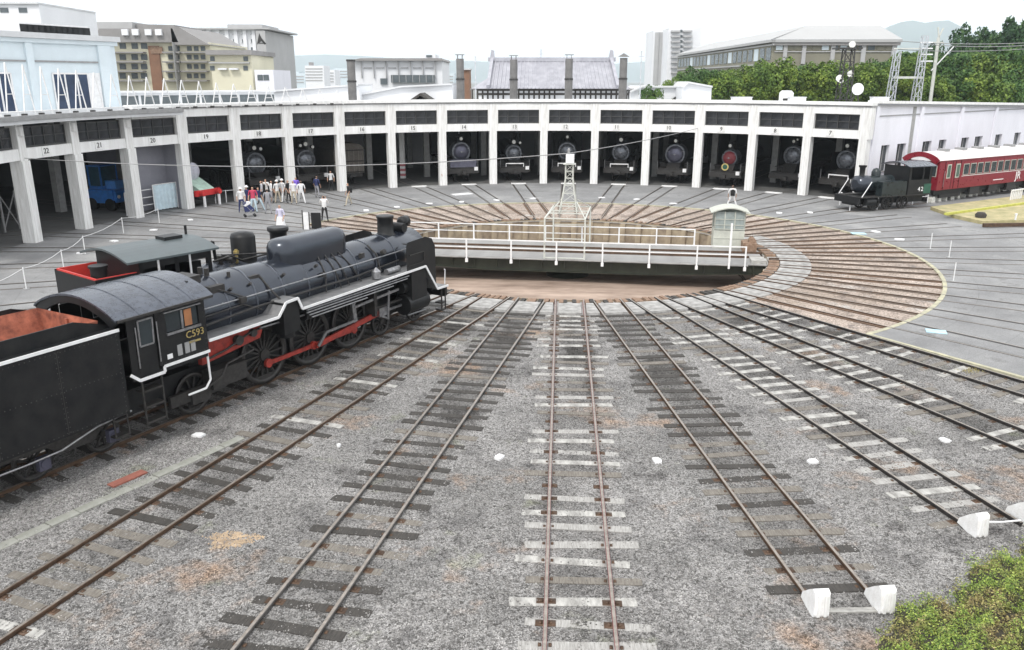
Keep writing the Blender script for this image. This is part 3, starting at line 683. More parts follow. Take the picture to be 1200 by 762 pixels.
# running board with white edge
rb = [(-4.65, 2.13), (-2.18, 2.13), (-1.86, 2.48), (-1.38, 2.50), (-1.22, 2.15), (5.05, 2.20), (5.76, 1.22), (6.45, 1.20)]
for s in (-1, 1):
    b = MB()
    for (x0, z0), (x1, z1) in zip(rb[:-1], rb[1:]):
        V = [(x0, s * .72, z0), (x0, s * 1.42, z0), (x1, s * 1.42, z1), (x1, s * .72, z1)]; b.add(V + [(x, y, z - .05) for x, y, z in V], [(0, 1, 2, 3), (7, 6, 5, 4), (0, 4, 5, 1), (1, 5, 6, 2), (2, 6, 7, 3), (3, 7, 4, 0)])
    o = P('running_board', b, mat('running_board_plate', (.13, .13, .135), .5, .2, .4, 4, col2=(.24, .24, .24)))
    e = MB()
    for (x0, z0), (x1, z1) in zip(rb[:-1], rb[1:]): e.bar((x0, s * 1.435, z0 - .02), (x1, s * 1.435, z1 - .02), .03, .075)
    P('white_edge', e, 'white', o)
P('white_edge_bracket', MB().box((0, 0, -9), (.01, .01, .01)), 'white') if 0 else None
pl_ = MB(); pl_.tube([(-4.5, -.98, 2.35), (-2.6, -1.0, 2.45), (-.3, -.93, 2.42), (2.0, -.9, 2.40), (4.2, -.88, 2.5)], .03); pl_.tube([(-4.5, -.95, 2.58), (-3.0, -.97, 2.62), (-2.3, -.92, 2.3)], .022)
pl_.tube([(3.0, -.5, 3.2), (3.1, -.8, 2.9), (3.1, -.95, 2.3)], .03); pl_.tube([(-2.0, -.6, 3.2), (-1.9, -.9, 2.8), (-1.7, -1.1, 2.45)], .03); pl_.box((2.4, -.74, 2.98), (.16, .12, .16)); pl_.cyl((3.4, -.78, 2.9), (3.4, -.92, 2.95), .09); pl_.box((.4, -.84, 2.75), (.14, .1, .14)); pl_.box((-3.0, -.95, 2.75), (.2, .14, .16))
P('boiler_side_pipes', pl_, 'iron')
P('air_pump', MB().cyl((-1.62, -1.12, 1.35), (-1.62, -1.12, 2.46), .24).b2(-1.95, -1.3, -1.38, -.9, 1.5, 2.44), 'black')
P('feed_pump', MB().cyl((2.6, -1.15, 2.22), (2.6, -1.15, 2.45), .15).cyl((2.6, -1.15, 2.45), (2.6, -1.15, 2.58), .15, .02).cyl((3.2, -1.1, 2.3), (3.9, -1.1, 2.3), .10), 'steel')
# pipes under the running board
pp = MB()
for i, (z, x0, x1) in enumerate(((2.02, -1.0, 4.1), (1.94, -1.0, 4.0), (1.85, -.9, 3.2), (1.76, -.8, 1.8))): pp.tube([(x0, -1.38, z), (x1, -1.38, z)], .024)
P('copper_pipes', pp, 'steel')
P('air_reservoir', MB().cyl((-.9, -1.1, 1.83), (1.6, -1.1, 1.83), .20, n=16), 'black')
# smoke deflectors
for s in (-1, 1):
    pr_ = [(4.02, 1.90), (4.02, 3.05), (4.10, 3.18), (5.15, 3.22), (5.55, 3.10), (5.74, 2.80), (5.76, 1.45), (5.45, 1.80), (5.05, 2.16), (4.02, 2.12)]
    pr_ = [(4.02, 2.12), (4.02, 3.05), (4.10, 3.18), (5.15, 3.22), (5.55, 3.10), (5.74, 2.80), (5.76, 1.28), (5.06, 2.20)]
    d = P('smoke_deflector', MB().prism(pr_, s * 1.36, s * 1.375), 'black')
    P('deflector_stay', MB().bar((4.6, s * .8, 3.0), (4.6, s * 1.36, 3.0), .04).bar((4.95, s * 1.39, 2.35), (4.1, s * 1.39, 2.35), .02).tube([(4.15, s * 1.40, 2.72), (5.0, s * 1.40, 2.72), (5.0, s * 1.40, 2.4)], .022), 'iron', d)
# frame, cylinders, front end
P('main_frame', MB().b2(-6.9, 6.4, -.55, .55, .55, 1.2).b2(-4.6, 6.0, -.5, .5, 1.2, 1.75).b2(4.2, 6.0, -.7, .7, 1.2, 1.8), 'black')
for s in (-1, 1):
    P('cylinder', MB().cyl((4.1, s * 1.06, .92), (5.3, s * 1.06, .92), .36, n=22).b2(4.25, 5.15, s * .75, s * 1.38, .95, 2.12).cyl((4.0, s * 1.06, 1.55), (5.4, s * 1.06, 1.55), .20, n=16).lathe([(.22, 5.3), (.22, 5.36), (.1, 5.38)], (0, s * 1.06, .92), 'X', 14), 'black')
    P('cylinder_cock_pipe', MB().tube([(4.2, s * 1.2, .55), (5.3, s * 1.2, .5)], .03), 'steel')
P('buffer_beam', MB().b2(6.3, 6.5, -1.35, 1.35, .78, 1.15).b2(5.7, 6.4, -1.2, 1.2, 1.12, 1.19), 'black')
P('coupler', MB().b2(6.5, 6.85, -.12, .12, .75, 1.0).cyl((6.85, -.08, .72), (6.85, -.08, 1.03), .13), 'iron')
for s in (-1, 1):
    st = MB(); st.b2(6.05, 6.35, s * 1.1, s * 1.4, .55, .6); st.b2(6.05, 6.35, s * 1.1, s * 1.4, .28, .33); st.bar((6.08, s * 1.38, 1.15), (6.08, s * 1.38, .28), .04); st.bar((6.32, s * 1.38, 1.15), (6.32, s * 1.38, .28), .04)
    P('front_steps', st, 'iron'); P('grab_rail', MB().tube([(6.45, s * 1.28, 1.15), (6.5, s * 1.28, 1.75), (6.45, s * 1.28, 1.78)], .02), 'white')
# wheels
for x in (-2.12, -.20, 1.72):
    for s in (-1, 1): put('driving_wheel', wheel(.86, 18), L1, (x, s * .62, .86))
for x in (3.35, 5.35):
    for s in (-1, 1): put('leading_wheel', wheel(.46, 10), L1, (x, s * .62, .46))
for s in (-1, 1): put('trailing_wheel', wheel(.54, 10), L1, (-4.72, s * .62, .54))
for x in (-2.12, -.2, 1.72, 3.35, 5.35, -4.72): P('axle', MB().cyl((x, -.62, .86 if abs(x) < 2.5 else .5), (x, .62, .86 if abs(x) < 2.5 else .5), .1), 'iron')
redrod = mat('red_side_rod', (.16, .025, .02), .45, .1, .35, 5, col2=(.44, .05, .035))
for s in (-1, 1):
    y = s * .80
    P('coupling_rod', MB().bar((-2.12, y, .62), (-.2, y, .62), .06, .12).bar((-.2, y, .62), (1.72, y, .62), .06, .12), redrod)
    for x in (-2.12, -.2, 1.72): P('crank_boss', MB().cyl((x, y - .05, .62), (x, y + .05, .62), .13), redrod)
    P('connecting_rod', MB().bar((-.2, s * .90, .62), (3.0, s * .92, .92), .07, .17), redrod)
    P('crosshead', MB().b2(2.85, 3.25, s * .86, s * 1.02, .78, 1.08).bar((3.2, s * .96, .92), (4.2, s * 1.0, .92), .07), 'steel')
    P('slide_bar', MB().bar((2.6, s * .98, 1.14), (4.1, s * .98, 1.14), .10, .07).b2(2.5, 2.64, s * .6, s * 1.1, .9, 1.9), 'iron')
    vg = MB(); vg.bar((-.2, s * 1.0, .62), (.15, s * 1.02, .98), .05, .09); vg.bar((.15, s * 1.02, .98), (1.55, s * 1.02, 1.0), .04, .08)
    vg.bar((1.6, s * 1.0, .95), (1.5, s * 1.0, 1.72), .06, .16); vg.bar((1.55, s * 1.02, 1.45), (3.9, s * 1.06, 1.55), .05, .08); vg.bar((3.35, s * 1.05, 1.62), (3.25, s * 1.05, .62), .05, .08); vg.bar((3.25, s * 1.05, .66), (2.95, s * 1.02, .8), .04, .06)
    vg.tube([(-2.7, s * 1.2, 1.9), (.9, s * 1.15, 1.75), (1.5, s * 1.1, 1.6)], .03)
    P('valve_gear', vg, 'steel')
# red firebox frame and pipes under the cab front
P('ash_pan_frame', MB().prism([(-4.6, 1.35), (-2.55, 1.55), (-2.45, 1.75), (-2.55, 2.0), (-4.6, 1.98)], -1.02, -.86).prism([(-4.6, 1.35), (-2.55, 1.55), (-2.55, 2.0), (-4.6, 1.98)], .86, 1.02), redrod)
jp = MB(); jp.cyl((-3.4, -1.02, 1.72), (-3.4, -1.16, 1.72), .14); jp.cyl((-2.85, -1.02, 1.78), (-2.85, -1.14, 1.78), .11); jp.tube([(-4.5, -1.1, 1.5), (-3.9, -1.15, 1.6), (-3.0, -1.1, 1.82), (-2.3, -1.1, 1.86)], .03)
jp.tube([(-4.8, -1.2, .75), (-4.2, -1.25, .95), (-4.0, -1.25, 1.25), (-3.0, -1.2, 1.35)], .03); jp.b2(-4.4, -3.2, -1.1, -.7, .6, 1.1)
P('injector_pipes', jp, 'iron')
P('trailing_truck', MB().b2(-5.6, -3.8, -.9, -.78, .45, .75).b2(-5.0, -4.4, -.98, -.78, .35, .7), 'iron')
# cab
xr, xf = -6.98, -4.68
cabm = MB()
for s in (-1, 1):
    y = s * 1.40
    win = [(-5.75, -4.95)]
    cabm.b2(-6.15, -4.68, y - .02, y + .02, 1.86, 2.62); cabm.b2(-6.15, -4.68, y - .02, y + .02, 3.12, 3.34)
    cabm.b2(-4.88, -4.68, y - .02, y + .02, 2.62, 3.12); cabm.b2(-6.15, -5.86, y - .02, y + .02, 2.62, 3.12)
    cabm.b2(-6.92, -6.72, y - .02, y + .02, 1.72, 3.34); cabm.b2(-6.72, -6.15, y - .02, y + .02, 3.2, 3.34)
cabm.b2(-4.70, -4.66, -1.4, -.85, 1.86, 3.34); cabm.b2(-4.70, -4.66, .85, 1.4, 1.86, 3.34); cabm.b2(-4.70, -4.66, -.9, .9, 3.3, 3.62); cabm.b2(-6.9, -4.7, -1.4, 1.4, 1.70, 1.80)
cab = P('cab', cabm, 'black')
ar = [(-1.52 + 3.04 * i / 16, 3.30 + .44 * sin(pi * i / 16) ** .8) for i in range(17)]
rfm = MB().prism(ar + [(y, z - .05) for y, z in reversed(ar)], -7.25, -4.45, 'YZ', smooth=False); roofp = P('cab_roof', rfm, 'roofblk', cab)
P('rear_arch', MB().prism([(y, z - .05) for y, z in ar] + [(y * .86, z - .22) for y, z in reversed(ar)], -7.22, -7.12, 'YZ'), 'black', cab)
for s in (-1, 1): P('rain_gutter', MB().bar((-7.2, s * 1.54, 3.27), (-4.5, s * 1.54, 3.27), .05, .06), 'iron', cab)
for i in range(7): P('roof_seam', MB().prism([(y, z + .012) for y, z in ar] + [(y, z - .01) for y, z in reversed(ar)], -7.0 + i * .38, -6.975 + i * .38, 'YZ'), 'roofblk', cab) if i in (1, 3, 5) else None
for s in (-1, 1):
    P('cab_window', MB().b2(-5.84, -5.40, s * 1.385, s * 1.395, 2.64, 3.10).b2(-5.37, -4.90, s * 1.375, s * 1.385, 2.64, 3.10), 'glass', cab)
    P('window_frame', MB().b2(-5.42, -5.36, s * 1.41, s * 1.43, 2.64, 3.10).b2(-5.88, -4.86, s * 1.42, s * 1.46, 2.57, 2.63), 'steel', cab)
    P('window_blind', MB().b2(-5.30, -5.08, s * 1.40, s * 1.405, 2.66, 3.08), mat('orange_brown_blind', (.40, .17, .07), .6), cab)
    P('window_awning', MB().bar((-5.95, s * 1.46, 3.16), (-4.85, s * 1.46, 3.16), .09, .03), 'steel', cab)
    dr = P('cab_door', MB().b2(-6.70, -6.17, s * 1.385, s * 1.40, 1.76, 3.18), 'black', cab)
    
    wl_ = MB(); wl_.bar((-4.66, s * 1.43, 1.84), (-6.05, s * 1.43, 1.84), .03, .07); wl_.bar((-6.05, s * 1.43, 1.84), (-6.05, s * 1.43, 1.70), .03, .06); wl_.bar((-6.05, s * 1.43, 1.70), (-6.75, s * 1.43, 1.70), .03, .07); wl_.bar((-6.75, s * 1.43, 1.70), (-6.98, s * 1.43, 1.90), .03, .07)
    P('white_edge', wl_, 'white', cab)
    P('white_edge', MB().tube([(-4.70, s * 1.36, 1.80), (-4.68, s * 1.36, 1.05), (-4.85, s * 1.36, .86), (-5.4, s * 1.36, .86)], .03), 'white')
    lf = MB()
    for z in (.55, .95, 1.35): lf.b2(-6.7, -6.15, s * 1.15, s * 1.42, z, z + .05)
    lf.bar((-6.7, s * 1.4, 1.7), (-6.7, s * 1.4, .5), .04); lf.bar((-6.15, s * 1.4, 1.7), (-6.15, s * 1.4, .5), .04); P('cab_steps', lf, 'iron')
    for x in (-6.72, -6.14): P('cab_handrail', MB().tube([(x, s * 1.45, 2.0), (x, s * 1.45, 3.0)], .018), 'steel', cab)
pn = [(-6.62, 2.5), (-6.25, 2.5), (-6.22, 3.12), (-6.62, 3.12)]
fr = MB()
for a, b in zip(pn, pn[1:] + pn[:1]): fr.bar((a[0], -1.415, a[1]), (b[0], -1.415, b[1]), .02, .04)
P('door_window_frame', fr, 'steel', cab); P('door_window', MB().b2(-6.60, -6.25, -1.412, -1.406, 2.52, 3.10), 'glass', cab)
def plate_txt(txt, size, x, z, m, par, ext=.008, y=-1.425, rz=0):
    o = put('number_plate', text_mesh('number_plate', txt, size, M_[m], ext), par, (x, y, z)); o.rotation_euler = (R(90), 0, rz); return o
plate_txt('C593', .26, -5.05, 2.42, 'gold', cab)
P('builders_plate', MB().b2(-5.25, -4.9, -1.43, -1.42, 2.20, 2.25), 'gold', cab)
P('notice_card', MB().b2(-5.93, -5.78, -1.43, -1.42, 1.98, 2.10), 'white', cab); 
for x in (-5.62, -5.4, -5.22): P('notice_card', MB().b2(x, x + .14, -1.43, -1.42, 1.98, 2.26), 'grey', cab)
P('cab_interior', MB().b2(-4.9, -4.7, -.9, .9, 1.8, 3.2), 'iron', cab)
# tender
TEN = thing('tender', 'black tender with a white line and an empty orange-red coal bunker', 'tender', pol(209.0, 20, .022), R(90 - 209 + 180))
x0, x1 = -14.2, -7.12
tb = MB()
for s in (-1, 1): tb.b2(x0, x1, s * 1.39, s * 1.42, 1.02, 3.08)
tb.b2(x1 - .03, x1, -1.4, 1.4, 1.02, 3.0); tb.b2(x0, x0 + .03, -1.4, 1.4, 1.02, 3.08); tb.b2(x0, x1, -1.39, 1.39, 1.02, 1.1)
tb.b2(x0, -12.2, -1.39, 1.39, 3.0, 3.06)
for s in (-1, 1): tb.b2(-12.2, x1, s * 1.12, s * 1.39, 3.02, 3.07); tb.b2(-12.3, -8.0, s * 1.14, s * 1.17, 3.0, 3.42); tb.add([(-8.0, s * 1.14, 3.0), (-7.2, s * 1.14, 3.0), (-7.2, s * 1.14, 3.16), (-8.0, s * 1.14, 3.42)], [(0, 1, 2, 3)])
tb.b2(-12.3, -12.25, -1.15, 1.15, 3.0, 3.42)
P('tank_body', tb, 'black', TEN)
P('white_edge', MB().bar((x0, -1.43, 3.05), (x1, -1.43, 3.05), .03, .07).bar((x0, 1.43, 3.05), (x1, 1.43, 3.05), .03, .07), 'white', TEN)
bk = MB()
for s in (-1, 1): bk.add([(-12.2, s * 1.13, 3.40), (-7.4, s * 1.13, 3.30), (-7.4, s * .72, 1.9), (-12.2, s * .72, 2.3)], [(0, 1, 2, 3)])
bk.add([(-12.2, -.72, 2.3), (-7.4, -.72, 1.9), (-7.4, .72, 1.9), (-12.2, .72, 2.3)], [(0, 1, 2, 3)]); bk.add([(-12.2, -1.13, 3.4), (-12.2, 1.13, 3.4), (-12.2, .72, 2.3), (-12.2, -.72, 2.3)], [(0, 1, 2, 3)])
bk.add([(-7.4, -1.13, 3.30), (-7.4, 1.13, 3.30), (-7.4, .72, 1.9), (-7.4, -.72, 1.9)], [(0, 1, 2, 3)])
ob = P('coal_bunker', bk, 'bunker', TEN)
P('bunker_rib', MB().bar((-8.9, -1.0, 2.9), (-8.9, 1.0, 2.9), .08, .12).bar((-8.9, .72, 2.1), (-8.9, 1.02, 2.95), .09).bar((-10.4, .72, 2.2), (-10.4, 1.05, 3.0), .09).bar((-7.42, 0, 2), (-7.42, 0, 3.2), .08, .06).prism([(-8.8, 2.0), (-7.45, 2.0), (-7.45, 2.75), (-8.2, 2.45)], -.6, .55), 'bunker', ob)
P('bunker_bench', MB().b2(-10.9, -8.95, .30, .95, 2.0, 2.62).b2(-10.85, -10.0, .24, .30, 2.05, 2.55).b2(-9.9, -9.05, .24, .30, 2.05, 2.55).b2(-12.0, -11.1, .2, .9, 2.2, 2.9), 'bunker', ob)
P('coal_remains', MB().prism([(-8.7, 1.95), (-7.6, 1.9), (-7.7, 2.2), (-8.2, 2.32)], -.6, .3).prism([(-11.8, 2.3), (-10.8, 2.2), (-11.2, 2.5)], -.6, .2), 'wooddark', ob)
P('bunker_floor_dirt', MB().prism([(-11, 2.22), (-9, 2.06), (-8.9, 2.3), (-10, 2.45)], -.5, .5), 'wooddark', ob)
rv = MB()
def rivet_row(mb, x0, x1, y, z, dx=.11):
    n_ = int(abs(x1 - x0) / dx)
    for i in range(n_ + 1): x = x0 + (x1 - x0) * i / max(1, n_); mb.add([(x - .012, y, z - .012), (x + .012, y, z - .012), (x + .012, y, z + .012), (x - .012, y, z + .012), (x, y - .012, z)], [(0, 1, 4), (1, 2, 4), (2, 3, 4), (3, 0, 4)])
def rivet_col(mb, x, y, z0, z1, dz=.11):
    n_ = int((z1 - z0) / dz)
    for i in range(n_ + 1): z = z0 + (z1 - z0) * i / n_; rivet_row(mb, x, x, y, z)
for z in (1.08, 2.05, 2.93): rivet_row(rv, x0 + .1, x1 - .1, -1.42, z)
for x in (-7.2, -8.6, -8.68, -10.1, -10.18, -11.6, -11.68, -13.1): rivet_col(rv, x, -1.42, 1.1, 2.95)
o_ = P('rivets', rv, 'iron', TEN); o_['kind'] = 'stuff'
rv = MB(); rivet_row(rv, -6.1, -4.72, -1.42, 1.92); rivet_row(rv, -6.1, -4.72, -1.42, 3.28); rivet_col(rv, -4.74, -1.42, 1.95, 3.25); rivet_col(rv, -6.1, -1.42, 1.95, 3.1)
o_ = P('rivets', rv, 'iron', cab); o_['kind'] = 'stuff'
for x in (-8.64, -10.14, -11.64): P('panel_seam', MB().b2(x - .006, x + .006, -1.426, -1.418, 1.05, 3.0), 'iron', TEN)
P('tender_steps', MB().b2(-7.55, -7.2, -1.42, -1.2, .9, .94).b2(-7.55, -7.2, -1.42, -1.2, .5, .54).bar((-7.55, -1.4, 1.05), (-7.55, -1.4, .5), .03).bar((-7.2, -1.4, 1.05), (-7.2, -1.4, .5), .03), 'iron', TEN)
P('tender_frame', MB().b2(x0, x1, -1.2, 1.2, .85, 1.0), 'iron', TEN)
for x in (-8.25, -12.4):
    bgm = MB(); 
    for s in (-1, 1): bgm.prism([(x - 1.2, .72), (x - .7, .78), (x - .4, .5), (x + .4, .5), (x + .7, .78), (x + 1.2, .72), (x + 1.0, .95), (x - 1.0, .95)], s * .95 - .05, s * .95 + .05)
    bg_ = P('bogie', bgm, 'iron', TEN)
    for dx_ in (-.85, .85):
        for s in (-1, 1): put('wheel', wheel(.43, 9), bg_, (x + dx_, s * .62, .43)); P('axle_box', MB().box((x + dx_, s * 1.05, .48), (.26, .14, .30)).cyl((x + dx_, s * 1.1, .48), (x + dx_, s * 1.15, .48), .10), mat('blueish_axle_box', (.09, .09, .13), .45, .2), bg_)
P('brake_pipe', MB().tube([(-7.0, -1.3, 1.0), (-7.9, -1.32, .95), (-8.8, -1.32, .72), (-9.6, -1.32, .70), (-12, -1.32, .75)], .025), 'steel', TEN)

# small tank engine behind it
L2 = thing('tank_engine', 'small tank engine with red coal bunker, half hidden behind the big black locomotive', 'locomotive', pol(217.5, 21, .022), R(90 - 217.5 + 180))
def Q(nm, mb, m, par=None): return mb.build(nm, M_[m] if isinstance(m, str) else m, par or L2)
Q('boiler', MB().lathe([(.62, -.5), (.62, 3.9), (.5, 4.0)], (0, 0, 2.25), 'X', 28), 'roofblk')
Q('steam_dome', MB().lathe([(.44, 2.7), (.40, 2.85), (.40, 3.55), (.36, 3.66), (.15, 3.72)], (1.53, 0, 0)), 'black')
Q('chimney', MB().lathe([(.34, 2.75), (.27, 2.9), (.29, 3.5), (.36, 3.56), (.36, 3.68), (.26, 3.68)], (2.95, 0, 0)), 'black')
sv = MB(); sv.cyl((.3, .2, 2.8), (.3, .2, 3.2), .07); sv.cyl((.5, -.2, 2.8), (.5, -.2, 3.1), .07); sv.cyl((.8, -.5, 2.95), (.8, .4, 2.95), .09); sv.tube([(.1, -.4, 3.0), (.7, -.5, 3.1), (1.1, -.5, 2.9), (2.2, -.5, 2.95)], .035); sv.box((.7, .1, 2.95), (.3, .3, .2)); sv.tube([(.05, -1, 3.3), (2.5, -.7, 2.95)], .025)
Q('pipework', sv, 'iron'); Q('brass_valve', MB().cyl((1.0, -.35, 2.8), (1.0, -.35, 3.25), .05).cyl((1.0, -.35, 3.1), (1.0, -.35, 3.2), .09), 'gold')
Q('main_frame', MB().b2(-3.9, 4.4, -.9, .9, .7, 1.2).b2(4.3, 4.5, -1.2, 1.2, .75, 1.15), 'black')
for s in (-1, 1):
    Q('side_tank', MB().b2(-.3, 2.4, s * .75, s * 1.25, 1.3, 2.5), 'black')
    Q('cylinder', MB().cyl((2.9, s * 1.0, .8), (3.8, s * 1.0, .8), .28), 'black')
    for x in (-1.4, .2, 1.8): put('wheel', wheel(.50, 9), L2, (x, s * .62, .5))
c2 = MB()
for s in (-1, 1): c2.b2(-2.75, -.45, s * 1.19, s * 1.22, 1.2, 2.7); [c2.b2(x, x + .12, s * 1.19, s * 1.22, 2.7, 3.62) for x in (-2.75, -1.65, -.57)]
c2.b2(-.48, -.45, -1.2, 1.2, 1.2, 2.7); c2.b2(-.48, -.45, -1.2, 1.2, 3.3, 3.62); c2.b2(-2.75, -.5, -1.2, 1.2, 1.15, 1.22)
c2.b2(-2.75, -.45, 1.16, 1.19, 2.7, 3.62); c2.b2(-2.75, -.45, -1.22, -1.19, 3.36, 3.62); c2.b2(-2.75, -2.72, -1.2, 1.2, 1.2, 3.62); c2.b2(-.9, -.5, -.7, .7, 1.2, 3.2)
cb2 = Q('cab', c2, 'black')
ar2 = [(-1.36 + 2.72 * i / 12, 3.64 + .24 * sin(pi * i / 12)) for i in range(13)]
Q('cab_roof', MB().prism(ar2 + [(y, z - .06) for y, z in reversed(ar2)], -3.15, -.25, 'YZ'), mat('grey_green_roof', (.09, .11, .115), .45, .1, .2, 3), cb2)
Q('roof_vent', MB().b2(-1.35, -.75, -.25, .25, 3.86, 3.97), 'black', cb2); Q('whistle', MB().cyl((-.3, .3, 3.7), (-.3, .3, 4.15), .04).tube([(-.3, -.9, 3.6), (-.15, -.9, 3.75), (-.12, -.9, 3.2)], .05), 'black', cb2)
Q('window_post', MB().b2(-1.2, -1.14, -1.24, -1.22, 2.7, 3.6).b2(-2.2, -2.14, -1.24, -1.22, 2.7, 3.6), 'white', cb2)
b3 = MB(); 
for s in (-1, 1): b3.b2(-4.0, -2.8, s * 1.16, s * 1.2, 1.2, 3.28)
b3.b2(-4.0, -3.96, -1.2, 1.2, 1.2, 3.25); Q('coal_bunker', b3, 'black')
rb3 = MB(); rb3.b2(-3.94, -2.8, 1.12, 1.16, 2.4, 3.30); rb3.b2(-3.96, -3.92, -1.15, 1.15, 2.4, 3.30); rb3.b2(-3.94, -2.8, -1.16, -1.12, 2.4, 3.30); rb3.b2(-3.94, -2.8, -1.15, 1.15, 2.35, 2.4)
Q('bunker_lining', rb3, mat('bright_red_lining', (.60, .05, .04), .5, 0, .2, 4)); Q('tank_filler', MB().cyl((-3.6, -.6, 2.4), (-3.6, -.6, 3.52), .22).cyl((-3.6, -.6, 3.5), (-3.6, -.6, 3.56), .26), 'black'); Q('bunker_plank', MB().b2(-2.8, -1.9, -1.4, -1.22, 3.05, 3.1), mat('pinkish_board', (.5, .34, .27), .8))

# ----- engines and stock inside the bays -----
def stall_engine(k, r, label, rb_=.78, zc=2.35, deflect=False, bar=True, red=False, wide=1.35, chim=3.95, lamps=((0, 3.45, .17),), low=True, m='jacket', doorm='front', side=None):
    t = thing('steam_locomotive', label, 'locomotive', pol(bb(k) + {4: 1.9, 5: .9}.get(k, -.3), r, .022), R(90 - bb(k) + 180), 'steam locomotives parked in the roundhouse bays')
    def A(nm, mb, mm, par=None): return mb.build(nm, M_[mm] if isinstance(mm, str) else mm, par or t)
    b = A('boiler', MB().lathe([(rb_, -9), (rb_, -1.2)], (0, 0, zc), 'X', 26), 'black')
    sbx = A('smokebox', MB().lathe([(rb_ + .02, -1.3), (rb_ + .02, -.06), (rb_ - .04, 0)], (0, 0, zc), 'X', 28), 'front')
    A('smokebox_door', MB().lathe([(rb_ * .82, 0), (rb_ * .80, .06), (rb_ * .5, .16), (.08, .22)], (0, 0, zc), 'X', 26), doorm, sbx)
    A('door_handle', MB().cyl((.2, 0, zc), (.30, 0, zc), .06).bar((.28, -.15, zc), (.28, .15, zc), .03).bar((.07, -rb_ * .8, zc + .25), (.07, rb_ * .8, zc + .25), .04, .03), 'steel', sbx)
    A('chimney', MB().lathe([(.36, zc + rb_ - .06), (.27, zc + rb_ + .1), (.27, chim - .1), (.32, chim - .05), (.32, chim)], (-.75, 0, 0), n=14), 'black')
    for y, z, q in lamps:
        h = A('headlamp', MB().lathe([(q * .7, -.25), (q, -.18), (q, .05)], (.0, y, z), 'X', 14), 'black'); A('lens', MB().cyl((.05, y, z), (.08, y, z), q * .82, n=14), 'lamp', h)
    A('front_platform', MB().b2(-.1, 1.0, -wide, wide, 1.22, 1.28).b2(-9, -.1, -wide, -.8, 1.9 if not low else 1.6, 1.95 if not low else 1.65).b2(-9, -.1, .8, wide, 1.9 if not low else 1.6, 1.95 if not low else 1.65), 'iron')
    A('buffer_beam', MB().b2(.95, 1.12, -wide, wide, .78, 1.2), 'red' if red else 'iron')
    A('coupler', MB().b2(1.1, 1.45, -.13, .13, .75, 1.0), 'iron'); A('marker_lamp', MB().b2(1.1, 1.25, wide - .42, wide - .12, 1.02, 1.32), 'white')
    A('valve_cover', MB().prism([(.9, 1.28), (.2, zc - rb_ * .8), (-.6, zc - rb_ * .8), (-.6, 1.28)], -.55, .55), 'iron')
    if bar: A('white_handrail', MB().b2(1.0, 1.06, -.8, .8, 1.5, 1.58).b2(1.0, 1.04, -.8, -.74, 1.25, 1.5).b2(1.0, 1.04, .74, .8, 1.25, 1.5), 'white')
    for s in (-1, 1):
        A('cylinder', MB().cyl((-1.6, s * 1.08, .9), (-.4, s * 1.08, .9), .33, n=16).b2(-1.5, -.5, s * .78, s * 1.34, .95, 1.6), 'iron')
        if deflect: A('smoke_deflector', MB().b2(-2.0, -.2, s * 1.30, s * 1.32, 1.7, 3.1), 'black')
        A('grab_rail', MB().tube([(1.05, s * (wide - .08), 1.2), (1.05, s * (wide - .08), 1.9)], .025), 'steel')
        for x in (-.2, -2.5, -4.2, -5.9): put('wheel', wheel(.46, 10) if x > -1 else wheel(.75, 14), t, (x, s * .62, .46 if x > -1 else .75))
    A('cab', MB().b2(-10.8, -9, -1.4, 1.4, 1.5, 3.5).prism([(-1.5, 3.45), (-.8, 3.75), (.8, 3.75), (1.5, 3.45)], -10.9, -8.9, 'YZ'), 'black')
    A('frame', MB().b2(-9, .95, -.5, .5, .6, 1.3), 'iron')
    return t
stall_engine(4, 32.2, 'dark engine with two pale lamps in the bay behind the crowd', .85, 2.3, lamps=((-.1, 3.5, .2), (.45, 3.4, .15)), bar=False)
stall_engine(5, 32.0, 'dark engine with three lamps in the bay right of the two-lamp engine, behind the crowd', .80, 2.35, lamps=((0, 3.6, .2), (.6, 3.35, .15), (-.45, 3.5, .14)), bar=False)
t8 = stall_engine(8, 31.6, 'dusty blue-grey engine with a plain domed smokebox, beside the person by the pier', .84, 2.55, chim=3.8, lamps=((0, 3.66, .17),), bar=False, doorm=mat('dusty_violet_black', (.13, .13, .175), .32, .5, .3, 4))
MB().b2(.2, 1.0, -1.15, 1.15, 1.3, 1.95).build('front_water_box', mat('dusty_violet_black', (.13, .13, .175)), t8)
stall_engine(9, 31.8, 'black engine with white bar and paired lamps, next bay left of the lattice mast', .72, 2.35, lamps=((0, 3.32, .2), (.55, 3.25, .13)))
stall_engine(10, 31.8, 'black engine directly behind the pale lattice mast', .80, 2.5, lamps=((0, 3.75, .15),))
stall_engine(11, 31.8, 'black engine with bright top lamp in the bay just right of the mast', .76, 2.45, deflect=True, lamps=((0, 3.55, .2),))
stall_engine(12, 31.8, 'wide dark engine with a bluish door, two bays right of the lattice mast', .88, 2.4, lamps=((0, 3.55, .17),), bar=False, doorm=mat('dusty_violet_black', (.13, .13, .175)))
t13 = stall_engine(13, 31.5, 'engine with crimson smokebox top and brass emblem, third bay from the right end', .66, 2.3, lamps=((0, 3.3, .16),), bar=False, chim=3.6, doorm=mat('dull_crimson', (.30, .05, .06), .5))
MB().cyl((1.15, 0, 1.65), (1.2, 0, 1.65), .30, n=18).build('brass_emblem', M_['gold'], t13); MB().cyl((1.2, 0, 1.65), (1.22, 0, 1.65), .2, n=18).build('emblem_field', M_['green'], t13)
stall_engine(14, 33.0, 'dark engine with a low bonnet-like front in the second bay from the right end', .78, 2.6, lamps=((0, 3.75, .15), (.3, 3.9, .1)), bar=False, wide=1.45)
